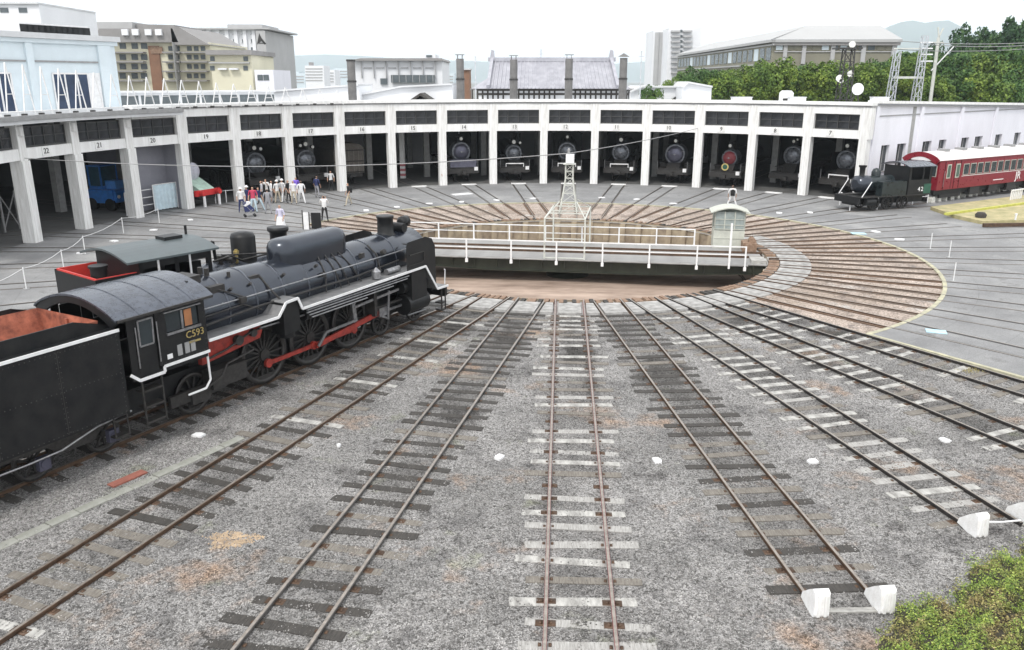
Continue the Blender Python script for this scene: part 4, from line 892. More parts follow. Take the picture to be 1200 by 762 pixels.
stall_engine(15, 31.8, 'dark engine with broad deflector plates in the bay at the right end', .78, 2.6, lamps=((0, 3.7, .17),), deflect=True, bar=True, wide=1.5)
# wooden carriage in bay 6
t = thing('wooden_wagon', 'old grey-brown slatted wagon end in the bay left of the empty one', 'wagon', pol(bb(6) - .8, 32.3, .02), R(90 - bb(6) + 180))
MB().b2(-8, 0, -1.3, 1.3, 1.0, 3.0).build('body', M_['woodcar'], t); MB().prism([(-1.4, 3.0), (-.9, 3.4), (0, 3.5), (.9, 3.4), (1.4, 3.0)], -8.1, .2, 'YZ').build('roof', M_['woodcar'], t)
for i in range(7): MB().b2(0, .06, -1.3 + i * .42, -1.22 + i * .42, 1.0, 3.0).build('end_rib', M_['wood'], t)
for z in (1.1, 2.0, 2.9): MB().b2(.0, .08, -1.3, 1.3, z - .05, z + .05).build('end_rail', M_['wooddark'], t)
MB().b2(-8, .1, -1.1, 1.1, .7, 1.0).b2(.1, .5, -.1, .1, .7, .95).build('frame', M_['iron'], t)
for x in (-1.3, -6):
    for s in (-1, 1): put('wheel', wheel(.43, 9), t, (x, s * .62, .43))
# red and white striped posts in the empty bay
for i, (off, lab) in enumerate(((1.0, 'post with red and white stripes low down in the empty bay'),)):
    t = thing('striped_post', lab, 'post', pol(bb(7) + .5, 35.5), 0)
    MB().b2(-.22, .22, -.22, .22, 1.3, 4.4).build('shaft', M_['sheet'], t)
    for j in range(6): MB().b2(-.23, .23, -.23, .23, j * .22, j * .22 + .22).build('stripe', mat('pinkish_red_band', (.55, .18, .2)) if j % 2 else M_['white'], t)
# blue machine, left bay 1
t = thing('blue_tractor', 'bright blue shunting tractor parked deep in a bay at the left, beyond the second pier', 'tractor', pol(-64.2, 33.9), R(90 - bb(1) + 180))
MB().b2(-1.4, .9, -1.1, 1.1, .5, 1.4).prism([(.9, .5), (1.1, .6), (1.1, 1.25), (.9, 1.4)], -1.0, 1.0).build('body', M_['blue'], t)
c_ = MB().b2(-1.3, -.2, -.75, .75, 1.4, 1.6).b2(-1.3, -.2, -.8, .8, 2.9, 3.0); [c_.b2(x, x + .08, y, y + .08, 1.6, 2.9) for x in (-1.3, -.28) for y in (-.78, .7)]
cc = c_.build('cab', M_['blue'], t); MB().b2(-1.25, -.25, -.7, .7, 1.6, 2.9).build('cab_glass', mat('blue_tinted_glass', (.02, .08, .12), .15), cc)
MB().b2(-.3, .6, -.4, .4, 1.4, 1.95).build('engine_cover', mat('light_blue_cover', (.10, .35, .85), .4, 0, .2), t)
for y in (-.8, .8): MB().cyl((1.12, y, .95), (1.16, y, .95), .12).build('headlight', M_['lamp'], t)
for x in (-.9, .6):
    for y in (-1.0, 1.0): MB().cyl((x, y - .12, .42), (x, y + .12, .42), .42, n=18).build('wheel', M_['black'], t)
# dark machinery in the first left bays
for k, r, lab in ((0, 35, 'dark upright drilling machine in the leftmost full bay'), (-1, 33, 'dark machine frame at the very left edge of the photo')):
    t = thing('workshop_machine', lab, 'machine', pol(bb(k) - 1, r), R(90 - bb(k)))
    MB().b2(-.6, .6, -.5, .5, 0, .5).build('bed', M_['iron'], t); MB().b2(-.2, .2, -.2, .2, .5, 2.6).build('column', M_['iron'], t)
    MB().b2(-.9, .3, -.25, .25, 2.2, 2.7).build('head', M_['iron'], t); MB().cyl((-.7, 0, 1.5), (-.7, 0, 2.2), .08).build('spindle', M_['steel'], t); MB().b2(-1.0, -.4, -.35, .35, 1.0, 1.08).build('table', M_['iron'], t)
    MB().cyl((.3, -.3, 1.8), (.3, .3, 1.8), .4, n=16).build('pulley', M_['steel'], t)
t = thing('green_steel_frame', 'thin steel rack with diagonal braces standing in the leftmost full bay', 'rack', pol(bb(0) + 1.4, 33), R(90 - bb(0)))
for y in (-.6, .6): MB().b2(-.04, .04, y - .04, y + .04, 0, 2.3).build('upright', M_['grey'], t)
MB().bar((0, -.6, .2), (0, .6, 2.2), .05).bar((0, .6, .2), (0, -.6, 2.2), .05).build('brace', M_['grey'], t)
# pipe fence and pale blue sheets in bay 2
t = thing('pipe_fence', 'white pipe fence in front of the grey shutter', 'fence', pol(bb(2) - 1.5, 30.4), R(90 - bb(2)))
for y in (-1.2, 0, 1.2): MB().cyl((0, y, 0), (0, y, 1.5), .04).build('post', M_['white'], t)
for z in (.5, 1.0, 1.5): MB().cyl((0, -1.2, z), (0, 1.2, z), .03).build('rail', M_['white'], t)
t = thing('hanging_sheet', 'pale blue folded sheet hung on a frame beside the pier, left of the small engine', 'sheet', pol(bb(2) + 2.1, 30.2), R(90 - bb(2)))
sh = MB(); N_ = 28; vs = [(.12 * sin(i * 1.35), -.95 + 1.9 * i / N_, z) for i in range(N_ + 1) for z in (.08, 1.75)]; sh.add(vs, [(2 * i, 2 * i + 1, 2 * i + 3, 2 * i + 2) for i in range(N_)], True); vs2 = [(x + .015, y, z) for x, y, z in vs]; sh.add(vs2, [(2 * i, 2 * i + 1, 2 * i + 3, 2 * i + 2) for i in range(N_)], True)
sh.build('cloth', M_['curtain'], t); MB().cyl((0, -1, 1.78), (0, 1, 1.78), .03).cyl((0, -1, 0), (0, -1, 1.78), .03).cyl((0, 1, 0), (0, 1, 1.78), .03).build('frame', M_['white'], t)
# small display engine in bay 3 (plain stand-in)
t = thing('display_engine', 'small pale-fronted display engine with red buffer beam in the fourth bay from the left', 'locomotive', pol(-57.2, 30.4, .02), R(90 + 57.2 + 188))
MB().lathe([(.62, -3), (.62, 0)], (0, 0, 2.35), 'X', 24).build('boiler', mat('dark_blue_green', (.03, .12, .14), .4), t)
MB().lathe([(.62, 0), (.58, .08), (.1, .14)], (0, 0, 2.35), 'X', 24).build('smokebox_door', mat('pale_grey_violet', (.55, .55, .62), .6), t)
MB().prism([(-.2, 1.9), (1.2, 1.15), (1.2, 1.0), (-3, 1.0), (-3, 1.9)], -.7, .7).build('front_apron', mat('pale_green_panel', (.50, .66, .56), .6), t)
MB().b2(1.1, 1.3, -1.15, 1.15, .75, 1.15).build('buffer_beam', mat('bright_red_beam', (.60, .03, .03), .45), t)
for y in (-.75, .75): MB().cyl((1.3, y, .95), (1.65, y, .95), .18).build('buffer', mat('bright_red_beam', (.6, .03, .03)), t)
MB().b2(-3, 1.1, -.8, .8, .5, 1.0).build('frame', M_['black'], t); MB().cyl((-.6, 0, 2.9), (-.6, 0, 3.4), .2).build('chimney', M_['black'], t)
for y in (-.7, .7): MB().b2(1.5, 1.6, y - .08, y + .08, 0, .75).build('support', M_['white'], t)

# ----- small black engine with tank behind the white fence, and the railcar -----
T = thing('small_steam_engine', 'small black steam engine with teal tank, behind the white fence near the railcar', 'locomotive', (25.6, 57.05, .02), R(20 + 180))
def A(nm, mb, m, par=None): return mb.build(nm, M_[m] if isinstance(m, str) else m, par or T)
A('boiler', MB().lathe([(.52, -.6), (.52, 2.0)], (0, 0, 1.75), 'X', 22), 'teal'); A('smokebox', MB().lathe([(.56, 1.4), (.56, 2.3), (.3, 2.42)], (0, 0, 1.75), 'X', 22), 'jacket')
A('chimney', MB().lathe([(.26, 2.2), (.17, 2.35), (.19, 2.85), (.26, 2.9), (.26, 3.0)], (1.9, 0, 0), n=14), 'black'); A('dome', MB().lathe([(.3, 2.2), (.3, 2.5), (.2, 2.72), (.05, 2.78)], (.7, 0, 0), n=16), 'teal')
for s in (-1, 1):
    A('side_tank', MB().b2(-1.0, 1.1, s * .6, s * 1.15, 1.0, 1.95), 'teal'); A('cylinder', MB().cyl((1.5, s * 1.0, .65), (2.3, s * 1.0, .65), .24), 'black'); A('running_plate', MB().b2(-3.2, 2.9, s * .5, s * 1.2, .95, 1.0), 'iron')
    for x in (-1.3, 0, 1.2): put('wheel', wheel(.46, 10), T, (x, s * .62, .46))
    A('slanted_handrail', MB().tube([(2.0, s * 1.1, 2.0), (2.7, s * 1.1, 1.0)], .03), 'white')
A('frame', MB().b2(-3.2, 2.9, -.5, .5, .4, .95).b2(2.85, 3.0, -1.15, 1.15, .55, 1.0), 'black')
cq = A('cab', MB().b2(-3.1, -1.1, -1.15, -1.12, 1.0, 2.0).b2(-3.1, -1.1, 1.12, 1.15, 1.0, 2.0).b2(-1.15, -1.1, -1.15, 1.15, 1.0, 2.9).b2(-3.1, -3.05, -1.15, 1.15, 1.0, 2.9).b2(-2.4, -2.3, 1.12, 1.15, 2, 2.95).b2(-2.4, -2.3, -1.15, -1.12, 2, 2.95).b2(-1.3, -1.1, 1.12, 1.15, 2, 2.95).b2(-3.1, -2.9, 1.12, 1.15, 2, 2.95), 'black')
a5 = [(-1.3 + 2.6 * i / 10, 2.92 + .26 * sin(pi * i / 10)) for i in range(11)]
A('cab_roof', MB().prism(a5 + [(y, z - .05) for y, z in reversed(a5)], -3.3, -.9, 'YZ'), 'roofblk', cq)
A('green_panel', MB().b2(-3.14, -2.5, 1.155, 1.17, 1.05, 1.7), 'green', cq)
for j, ch_ in enumerate('24'): 
    o = put('plate_digit', text_mesh('plate_digit', ch_, .42, M_['white']), cq, (-2.05 - .28 * j * -1 - .3, 1.19, 1.35)); o.rotation_euler = (R(90), 0, R(180))

RC = thing('red_railcar', 'crimson passenger railcar with white roof and small windows beside the white wall', 'railcar', (30.37, 59.02, .02), R(31.5))
def B(nm, mb, m, par=None): return mb.build(nm, M_[m] if isinstance(m, str) else m, par or RC)
LC = 20; body = B('body', MB().b2(0, LC, 0, 2.75, .95, 3.1), 'rcred')
a6 = [(-.08 + 2.91 * i / 12, 3.06 + .52 * sin(pi * i / 12) ** .7) for i in range(13)]
B('roof', MB().prism(a6 + [(2.75, 3.0), (0, 3.0)], -.15, LC + .1, 'YZ'), 'rcroof')
B('end_roof_arch', MB().prism([(y, z + .02) for y, z in a6] + [(y * .8 + .28, z - .32) for y, z in reversed(a6)], -.22, -.14, 'YZ'), 'rcred')
B('end_door_hood', MB().prism([(1.375 + .75 * cos(pi * i / 10), 3.0 + .34 * sin(pi * i / 10)) for i in range(11)], -.2, -.01, 'YZ'), 'white')
wfm = MB().b2(-.35, .35, -.035, 0, -.40, .40).mesh('window_frame', mat('dull_window_frame', (.42, .42, .38), .6)); wpm = MB().b2(-.30, .30, -.045, -.01, -.35, .35).mesh('pane', M_['glass'])
tf = MB().b2(-.24, .24, -.035, 0, -.55, .45).mesh('window_frame', M_['cream']); tp = MB().b2(-.17, .17, -.045, -.01, -.48, .38).mesh('pane', mat('greenish_glass', (.08, .13, .10), .2))
for i in range(19):
    x = 3.35 + i * .9
    if x > 18.8: break
    w = put('window_frame', wfm, body, (x, 0, 2.30)); put('pane', wpm, w)
for x in (1.2, 2.3): w = put('window_frame', tf, body, (x, 0, 2.30)); put('pane', tp, w)
for y, c_ in ((.5, wfm), (1.45, tf), (2.3, wfm)): w = put('window_frame', c_, body, (0, y, 2.30), R(-90)); put('pane', wpm if c_ is wfm else tp, w)
for x in (.72, 1.63, 2.0, 2.62): B('door_seam', MB().b2(x - .012, x + .012, -.024, -.004, 1.0, 2.95), 'black')
B('door_handrail', MB().cyl((.66, -.06, 1.2), (.66, -.06, 2.3), .02), 'steel')
for x in (4.5, 7.0, 9.5, 12.2): B('underfloor_box', MB().b2(x, x + 1.2, .12, .6, .35, .93), 'iron')
B('rain_strip', MB().b2(0, LC, -.05, 0, 2.98, 3.04), 'rcred')
B('end_door', MB().b2(-.03, 0, 1.05, 1.75, 1.0, 2.9), 'rcred'); B('side_door', MB().b2(.75, 1.6, -.02, 0, 1.0, 2.9), 'rcred')
B('white_stripe', MB().b2(7.2, 8.6, -.012, 0, 1.25, 1.31), 'white'); B('white_stripe', MB().b2(2.9, 18, -.012, 0, 1.80, 1.84), 'sheet')
jr = put('rail_company_letters', text_mesh('letters', 'JR', .85, M_['white']), RC, (10.6, -.02, 1.42)); jr.rotation_euler = (R(90), 0, 0)
B('underframe', MB().b2(.2, LC - .2, .3, 2.45, .55, .95), 'black')
for x in (2.4, LC - 2.4):
    bo_ = B('bogie', MB().b2(x - 1.3, x + 1.3, .35, .5, .3, .7).b2(x - 1.3, x + 1.3, 2.25, 2.4, .3, .7), 'iron')
    for dx_ in (-.9, .9):
        for y in (.75, 2.0): put('wheel', wheel(.43, 9), bo_, (x + dx_, y, .43))
for i in range(8): B('roof_vent', MB().b2(2 + i * 2.2, 2.5 + i * 2.2, .9, 1.6, 3.5, 3.72), 'grey')
B('coupler', MB().b2(-.5, 0, 1.25, 1.5, .65, .9), 'iron')
u = Vector((cos(R(31.5)), sin(R(31.5)), 0)); nrm = Vector((u.y, -u.x, 0))
t = thing('railway_track', 'short track under the red railcar', 'track', (30.37, 59.02, 0) , R(31.5)); 
for y in (1.375 - .566, 1.375 + .566): put('rail', rm(22.5, 'rail'), t, (-1.5, y, 0))
t = thing('railway_track', 'short track under the small black steam engine behind the white fence', 'track', (25.6, 57.05, 0) , R(20)); 
for y in (-.566, .566): put('rail', rm(8.2, 'rail'), t, (-3.4, y, 0))

# =====================================================================
#  ROOF TOP THINGS, FAR BUILDINGS, TREES, HILLS
# =====================================================================
def wallpt(u, A_, B_):            # where the sight line through column u meets the wall line A-B -> parameter along it
    dx, dy = (u - 600) / FPX, 1.0
    def f(t): X, Y = A_[0] + (B_[0] - A_[0]) * t, A_[1] + (B_[1] - A_[1]) * t; return X - dx * Y * 1.0 / .958 * .958
    # horizontal sight line taken at eye level
    k = dx * .9583 + 0; 
    g0, g1 = A_[0] - (dx / (cos(R(PITCH)) + sin(R(PITCH)) * .298)) * A_[1], B_[0] - (dx / (cos(R(PITCH)) + sin(R(PITCH)) * .298)) * B_[1]
    return g0 / (g0 - g1)
A_, B_ = (-33.2, 41.6), (-26.2, 57.0); Lw = math.hypot(B_[0] - A_[0], B_[1] - A_[1]); az_ = math.atan2(B_[1] - A_[1], B_[0] - A_[0])
ub = thing('upper_hall', 'pale blue upper storey hall on the roundhouse roof at the upper left', 'building', (A_[0], A_[1], 6.6), az_)
U = lambda u: wallpt(u, A_, B_) * Lw
def C_(nm, mb, m, par=None): return mb.build(nm, M_[m] if isinstance(m, str) else m, par or ub)
H_ = 4.35
C_('wall', MB().b2(0, Lw, 0, 9, -.2, H_), 'paleblue')
C_('cornice', MB().b2(-.3, Lw + .25, -.35, 9.2, H_, H_ + .32), 'roof'); C_('cornice', MB().b2(-.3, Lw + .12, -.18, -.01, H_ - .25, H_ - .01), 'paleblue')
for u0, u1 in ((34, 42), (118, 132)): C_('pilaster', MB().b2(U(u0), U(u1), -.16, -.002, -.1, H_ - .26), 'paleblue')
for u0, u1 in ((-60, 33), (43, 117)): C_('moulding', MB().b2(U(u0), U(u1), -.08, -.002, H_ - 1.35, H_ - 1.25), 'grey')
for u0, u1, n_ in ((-30, 13, 3), (62, 103, 3)):
    a, b = U(u0), U(u1); w = C_('window', MB().b2(a, b, -.03, -.003, .1, 2.35), mat('blue_black_glass', (.03, .05, .10), .12, 0, .4, 1)); C_('window_frame', MB().b2(a, b, -.06, -.03, 2.3, 2.4).b2(a, b, -.06, -.03, .05, .12), 'white', w)
    for i in range(n_ + 1): x = a + (b - a) * i / n_; C_('mullion', MB().b2(x - .05, x + .05, -.06, -.03, .1, 2.35), 'white', w)
C_('shutter_panel', MB().b2(U(104), U(117), -.06, -.003, .05, 2.4), 'white')
rl_ = C_('roof_louvre_row', MB().b2(U(48), U(127), 1.2, 1.3, H_ + .3, H_ + .95), 'white')
for i in range(12): x = U(49) + (U(126) - U(49)) * i / 12; C_('louvre', MB().b2(x, x + .55, 1.17, 1.195, H_ + .35, H_ + .85), 'black', rl_)
# A-frame railing on the roof edge
rr = thing('roof_edge_railing', 'row of white A-frames standing along the left roof edge', 'railing', tuple(pol(cb(1), RF - .9, 6.7)))
org = pol(cb(1), RF - .9, 6.7)
for i in range(-3, 18):
    u = 49 + 20 * i; b0 = None
    # find the bearing whose roof-edge point lies at column u
    lo, hi = -110, -20
    for _ in range(40):
        m_ = (lo + hi) / 2; p = pol(m_, RF - .9, 6.75); uu = 600 + FPX * p.x / (p.y * cos(R(PITCH)) + (CAMH - p.z) * sin(R(PITCH)))
        if uu < u: lo = m_
        else: hi = m_
    h = 2.75 - .085 * (i + 3); p0 = pol(m_, RF - .9, 6.75) - org; p1 = pol(m_ + 1.9, RF - .9, 6.75) - org; mid = (p0 + p1) / 2 + Vector((0, 0, h)); q0 = p0.lerp(mid, .42); q1 = p1.lerp(mid, .42)
    f = MB().bar(p0, mid, .05).bar(p1, mid, .05).bar(q0, q1, .04); f = f.build('a_frame', M_['white'], rr)
    MB().box(p0 + Vector((0, 0, .05)), (.22, .22, .14)).build('foot_clamp', M_['iron'], f)
    out = (pol(m_, RF, 0) - ctr).normalized()
for z_ in (.12,):
    tb_ = MB(); pts = [pol(-104 + 3 * j, RF - .88, 6.75 + z_ + .1) - org for j in range(22)]; tb_.tube(pts, .03, 5); tb_.build('base_wire', M_['white'], rr)

def bldg(name, label, Y, u0, u1, vt, m, depth=12, cat='building', group=None, rz=0, base=-.1):
    X0, Z = at(u0, vt, Y); X1, _ = at(u1, vt, Y)
    t = thing(name, label, cat, ((X0 + X1) / 2, Y, 0), rz, group); w = X1 - X0
    MB().b2(-w / 2, w / 2, 0, depth, base, Z).build('wall', M_[m], t)
    t['w'] = w; t['h'] = Z; return t
def wgrid(t, Y, us, vs, wu, wv, m='winpane', frame=None, y=-.06, u_c=None, nm='window'):
    """windows at photo columns us and rows vs on the front wall of t"""
    mw = None
    for u in us:
        for v in vs:
            X, Z = at(u, v, Y)
            if mw is None:
                W_, H2 = wu * Y / FPX, wv * Y / FPX; mw = MB().b2(-W_ / 2, W_ / 2, y, .02, -H2 / 2, H2 / 2).mesh(nm, M_[m])
                if frame: fm = MB().b2(-W_ / 2 - .12, W_ / 2 + .12, y - .1, .0, -H2 / 2 - .16, -H2 / 2 - .02).mesh('sill', M_[frame])
            o = put(nm, mw, t, (X - t.location.x, 0, Z))
            if frame: put('sill', fm, o)
def boxp(t, nm, Y, u0, u1, v0, v1, y0, y1, m):     # a part of t between photo columns and rows
    X0, Z0 = at(u0, v0, Y); X1, Z1 = at(u1, v1, Y); return MB().b2(X0 - t.location.x, X1 - t.location.x, y0, y1, Z1, Z0).build(nm, M_[m], t)
fr_ = lambda a, b, n: [a + (b - a) * i / (n - 1) for i in range(n)]
t = bldg('white_block', 'plain white block with two small dark windows behind the pale blue hall', 90, -60, 45, 4, 'whitewall'); wgrid(t, 90, (5, 27), (12, ), 9, 5); boxp(t, 'roof_edge', 90, -60, 46, 3, 5, -.3, 12, 'roof')
# mansard apartment building
Y = 115; t = bldg('mansard_building', 'large cream apartment building with brown-grey mansard roof and brown central panel', Y, 118, 246, 50, 'creamwall', 16)
def prof_roof(t, Y, pts, y0, y1, m, nm='mansard_roof'):
    P2 = [];
    for u, v in pts: X, Z = at(u, v, Y); P2.append((X - t.location.x, Z))
    return MB().prism(P2, y0, y1).build(nm, M_[m], t)
prof_roof(t, Y, [(112, 50), (120, 34), (205, 34), (212, 50)], -.9, 15, 'mansard'); prof_roof(t, Y, [(205, 53), (203, 32), (212, 32), (248, 53)], -.9, 15, 'mansard'); prof_roof(t, Y, [(78, 40), (80, 24), (143, 24), (143, 40)], 3, 14, 'greywall', 'penthouse'); prof_roof(t, Y, [(142, 36), (143, 26), (190, 27), (192, 36)], 4, 12, 'mansard', 'penthouse')
for u in (151, 163, 178, 190): boxp(t, 'dormer', Y, u - 4, u + 4, 35, 42, -1.3, 0, 'whitewall')
boxp(t, 'brown_panel', Y, 174, 193, 54, 110, -.25, 0, 'brownpanel'); boxp(t, 'orange_panel', Y, 177, 192, 55, 63, -.35, -.25, 'woodbrown')
for v0 in (61, 72, 83, 94): 
    for a, b in ((130, 172), (194, 214), (216, 246)): boxp(t, 'balcony', Y, a, b, v0, v0 + 1.6, -1.2, 0, 'mansard')
wgrid(t, Y, (144, 158, 169), (54, 67, 78, 89), 7, 6); wgrid(t, Y, (200, 208, 222, 230, 238), (57, 67, 78, 89), 5, 5); 
boxp(t, 'stair_tower', Y, 207, 214, 50, 110, -1.6, 0, 'greywall')
t = bldg('cream_annex', 'low cream annex with grey flat roof beside the mansard building', 108, 246, 294, 64, 'creamwall', 10); boxp(t, 'roof', 108, 243, 297, 59, 64.5, -.8, 10, 'mansard'); boxp(t, 'roof_band', 108, 246, 293, 73, 74.5, -.5, 0, 'greywall'); wgrid(t, 108, (249, 288), (69, 80), 5, 5)
for u in (262, 275): boxp(t, 'balcony', 108, u - 5, u + 5, 80, 82, -.6, 0, 'whitewall')
Y = 165; t = bldg('hotel_block', 'tall white hotel with a regular grid of small dark windows', Y, 208, 300, 34, 'whitewall', 20)
wgrid(t, Y, fr_(212, 296, 9), (38, 48, 57.5, 67, 76), 3.4, 3.6, frame='greywall')
for u in fr_(206.5, 300, 10): boxp(t, 'wall_rib', Y, u - .8, u + .8, 34, 100, -.5, 0, 'whitewall')
boxp(t, 'penthouse', Y, 258, 300, 27, 34, 4, 16, 'greywall'); boxp(t, 'grey_side_wing', Y, 301, 318, 36, 110, -1, 20, 'greywall'); boxp(t, 'parapet', Y, 206, 318, 33, 35, -1.2, 20, 'greywall')
X, Z = at(308, 46, Y); o = put('emblem', MB().prism([(-.9, -1), (-.3, 1), (.1, .1), (.9, -.9), (.5, -1), (0, -.4)], -.06, .0).mesh('emblem', M_['iron']), t, (X - t.location.x, -1.0, Z))
boxp(t, 'emblem_line', Y, 304.5, 312, 50.5, 51.5, -1.06, -1.0, 'iron')
t = bldg('glass_roofed_annex', 'lavender-white annex with dark window band at the foot of the hotel', 104, 298, 320, 82, 'wingwall', 8); wgrid(t, 104, (305, 312), (91,), 6, 6)
far = [(318, 338, 80, 300, 4), (340, 357, 86, 330, 3), (357, 379, 77, 300, 5), (380, 392, 82, 320, 4), (392, 411, 80, 340, 3), (345, 350, 84, 360, 3), (518, 532, 86, 260, 3)]
adj = ['pale far block just right of the grey hotel wall', 'low pale far block in the gap between two white ones', 'white far block with a small dark roof tank', 'narrow far block right of the one with the roof tank', 'far blue-white block behind the leftmost smoke stack', 'thin far tower sliver between the pale blocks', 'pale block left of the second smoke stack']
for (a, b, v, Y, n_), l_ in zip(far, adj):
    t = bldg('far_block', l_, Y, a, b, v, 'whitewall' if n_ > 3 else 'palewall', 10, group='pale far blocks of the town')
    for v_ in fr_(v + 3, v + 3 + 3.4 * (n_ - 1), n_): boxp(t, 'window_band', Y, a + 1, b - 1, v_, v_ + 1.3, -.15, 0, 'greywall')
    if n_ == 5: boxp(t, 'roof_tank', Y, a + 3, a + 7, v - 4, v, 2, 5, 'mansard')
Y = 122; t = bldg('pillared_building', 'pale wide building with thin dark roof edge and slender pillars left of the station roof', Y, 414, 518, 71, 'whitewall', 14)
prof_roof(t, Y, [(410, 71.5), (424, 68.5), (518, 68.5), (520, 71.5)], -1, 14, 'mansard', 'roof')
for u in fr_(424, 510, 7): boxp(t, 'pillar', Y, u - .7, u + .7, 71.5, 92, -.5, 0, 'greywall')
for u in fr_(431, 503, 6): boxp(t, 'louvre_panel', Y, u - 4.5, u + 4.5, 79, 80.2, -.2, 0, 'greywall')
boxp(t, 'dark_window_band', Y, 459, 510, 88, 97, -.8, 0, 'winpane'); boxp(t, 'dark_window', Y, 446, 454, 92, 99, -.3, 0, 'winpane'); boxp(t, 'penthouse', Y, 490, 508, 63, 69, 3, 9, 'whitewall'); boxp(t, 'penthouse_window', Y, 497, 504, 64, 66.5, 2.8, 3, 'winpane')
for u in fr_(461, 508, 7): boxp(t, 'mullion', Y, u - .4, u + .4, 88, 97, -.9, -.8, 'greywall')
for i, (pts, Yq, lab) in enumerate((([(424, 112), (470, 103), (530, 100), (530, 120), (424, 120)], 92, 'white sloping shed roof left of the tiled station roof'), ([(738, 109), (752, 103), (797, 103), (800, 120), (738, 120)], 94, 'long low white shed right of the last smoke stack'),
                   ([(320, 108), (420, 101), (424, 120), (318, 120)], 90, 'white sloping shed roof behind the left railing'), ([(800, 104), (806, 98), (834, 103), (834, 120), (800, 120)], 90, 'small white shed with a pointed gable in front of the trees'))):
    Xc, _ = at(sum(p[0] for p in pts) / len(pts), 110, Yq); t = thing('white_shed', lab, 'shed', (Xc, Yq, 0), 0)
    P2 = [(at(u, v, Yq)[0] - Xc, at(u, v, Yq)[1]) for u, v in pts]; lo_ = min(p[1] for p in P2); P2 = [(x, z if z > lo_ + .01 else 0) for x, z in P2]
    MB().prism(P2, 0, 9).build('wall', M_['whitewall'], t); MB().prism([(x, z + .02) for x, z in P2 if z > 0] + [(x, z + .2) for x, z in reversed([p for p in P2 if p[1] > 0])], -.4, 9.3).build('roof', M_['roof'], t)
    if i == 1: prof_roof(t, Yq, [(788, 116), (796, 109), (797, 112), (790, 118)], -.5, 2, 'iron', 'dark_hood')
# low monitor with dark glass behind the railing
X0, Z0 = at(137, 101, 72); X1, Z1 = at(322, 101, 76); t = thing('roof_monitor', 'long white roof monitor with a dark glass strip behind the A-frame railing', 'building', (X0, 68, 6.2), math.atan2(7.5, X1 - X0))
Lm = math.hypot(X1 - X0, 7.5); MB().b2(0, Lm, 0, 3, 0, 1.35).build('wall', M_['whitewall'], t); MB().b2(-.1, Lm + .1, -.2, 3.2, 1.35, 1.5).build('roof', M_['roof'], t)
for i in range(9): w = MB().b2(.2 + i * Lm / 9, (i + 1) * Lm / 9, -.04, 0, .35, 1.15).build('window', M_['winpane'], t)
# old tiled station
Y = 93; Xc, _ = at(645, 90, Y); t = thing('station_house', 'old timber station house with a big grey tiled hip-and-gable roof', 'building', (Xc, Y, 0))
def sp(u, v, y=0):
    X, Z = at(u, v, Y + y); return (X - Xc, y, Z)
rm_ = MB(); rdg0, rdg1 = sp(577, 71.5, 5), sp(716, 71.5, 5); e0, e1 = sp(572, 104, 0), sp(724, 104, 0); l0, r0_ = sp(552, 104, 1.5), sp(742, 106, 1.5)
rm_.add([rdg0, rdg1, e1, e0], [(0, 1, 2, 3)]); rm_.add([rdg0, rdg1, (e1[0], 10, e1[2]), (e0[0], 10, e0[2])], [(0, 1, 2, 3)])
g0 = sp(574, 90, 2.5); g1 = sp(722, 90, 2.5)
rm_.add([g0, e0, l0, (l0[0], 9, l0[2]), (e0[0], 10, e0[2])], [(0, 1, 2), (0, 2, 3), (0, 3, 4)]); rm_.add([g1, e1, r0_, (r0_[0], 9, r0_[2]), (e1[0], 10, e1[2])], [(0, 1, 2), (0, 2, 3), (0, 3, 4)])
rf_ = rm_.build('tiled_roof', M_['tile'], t)
for i in range(34):
    f_ = i / 33; a = Vector(rdg0).lerp(Vector(rdg1), f_); b = Vector(e0).lerp(Vector(e1), f_); MB().bar(a + Vector((0, -.05, .05)), b + Vector((0, -.08, .06)), .10, .08).build('tile_row', M_['tile'], rf_)
MB().bar(Vector(rdg0) - Vector((.5, 0, -.15)), Vector(rdg1) + Vector((.5, 0, .15)), .5, .45).build('ridge', M_['tile'], rf_)
for a, b in ((rdg0, e0), (rdg1, e1)):
    MB().bar(Vector(a) + Vector((0, 0, .3)), Vector(b) + Vector((0, 0, .2)), .35, .4).build('verge', M_['tile'], rf_); MB().prism([(a[0] - .3, a[2] + .1), (a[0] + .3, a[2] + .1), (a[0] + .2, a[2] + 1.1), (a[0] - .1, a[2] + 1.2)], a[1] - .3, a[1] + .3).build('ridge_end_tile', M_['tile'], rf_)
MB().bar(Vector(e0) + Vector((-2, 1.5, -.1)), Vector(e1) + Vector((2, 1.5, -.1)), .5, .2).build('eave', M_['mansard'], rf_)
x0_, x1_ = sp(560, 108)[0], sp(738, 108)[0]; MB().b2(x0_, x1_, 1.2, 9, 0, sp(600, 104)[2]).build('wall', M_['whitewall'], t)
for a in fr_(553, 736, 31):
    if 590 < a < 600 or 655 < a < 672: continue
    x = sp(a, 110)[0]; MB().b2(x - .09, x + .09, 1.1, 1.2, 4, sp(600, 105)[2]).build('timber_post', M_['wooddark'], t)
for v in (105.5, 110.5): z = sp(600, v)[2]; MB().b2(x0_, x1_, 1.08, 1.2, z - .12, z + .10).build('timber_beam', M_['wooddark'], t)
t = thing('gable_roof', 'little dark gable roof poking up between the white sheds and the station', 'roof', (at(493, 116, 88)[0], 88, 0))
P2 = [(at(u, v, 88)[0] - t.location.x, at(u, v, 88)[1]) for u, v in ((478, 119), (493, 109), (508, 119), (505, 120), (493, 112), (482, 120))]; MB().prism(P2, -.5, 6).build('roof', M_['wooddark'], t); MB().b2(-1.0, 1.0, 0, 5.5, 0, at(493, 117, 88)[1]).build('wall', M_['whitewall'], t)
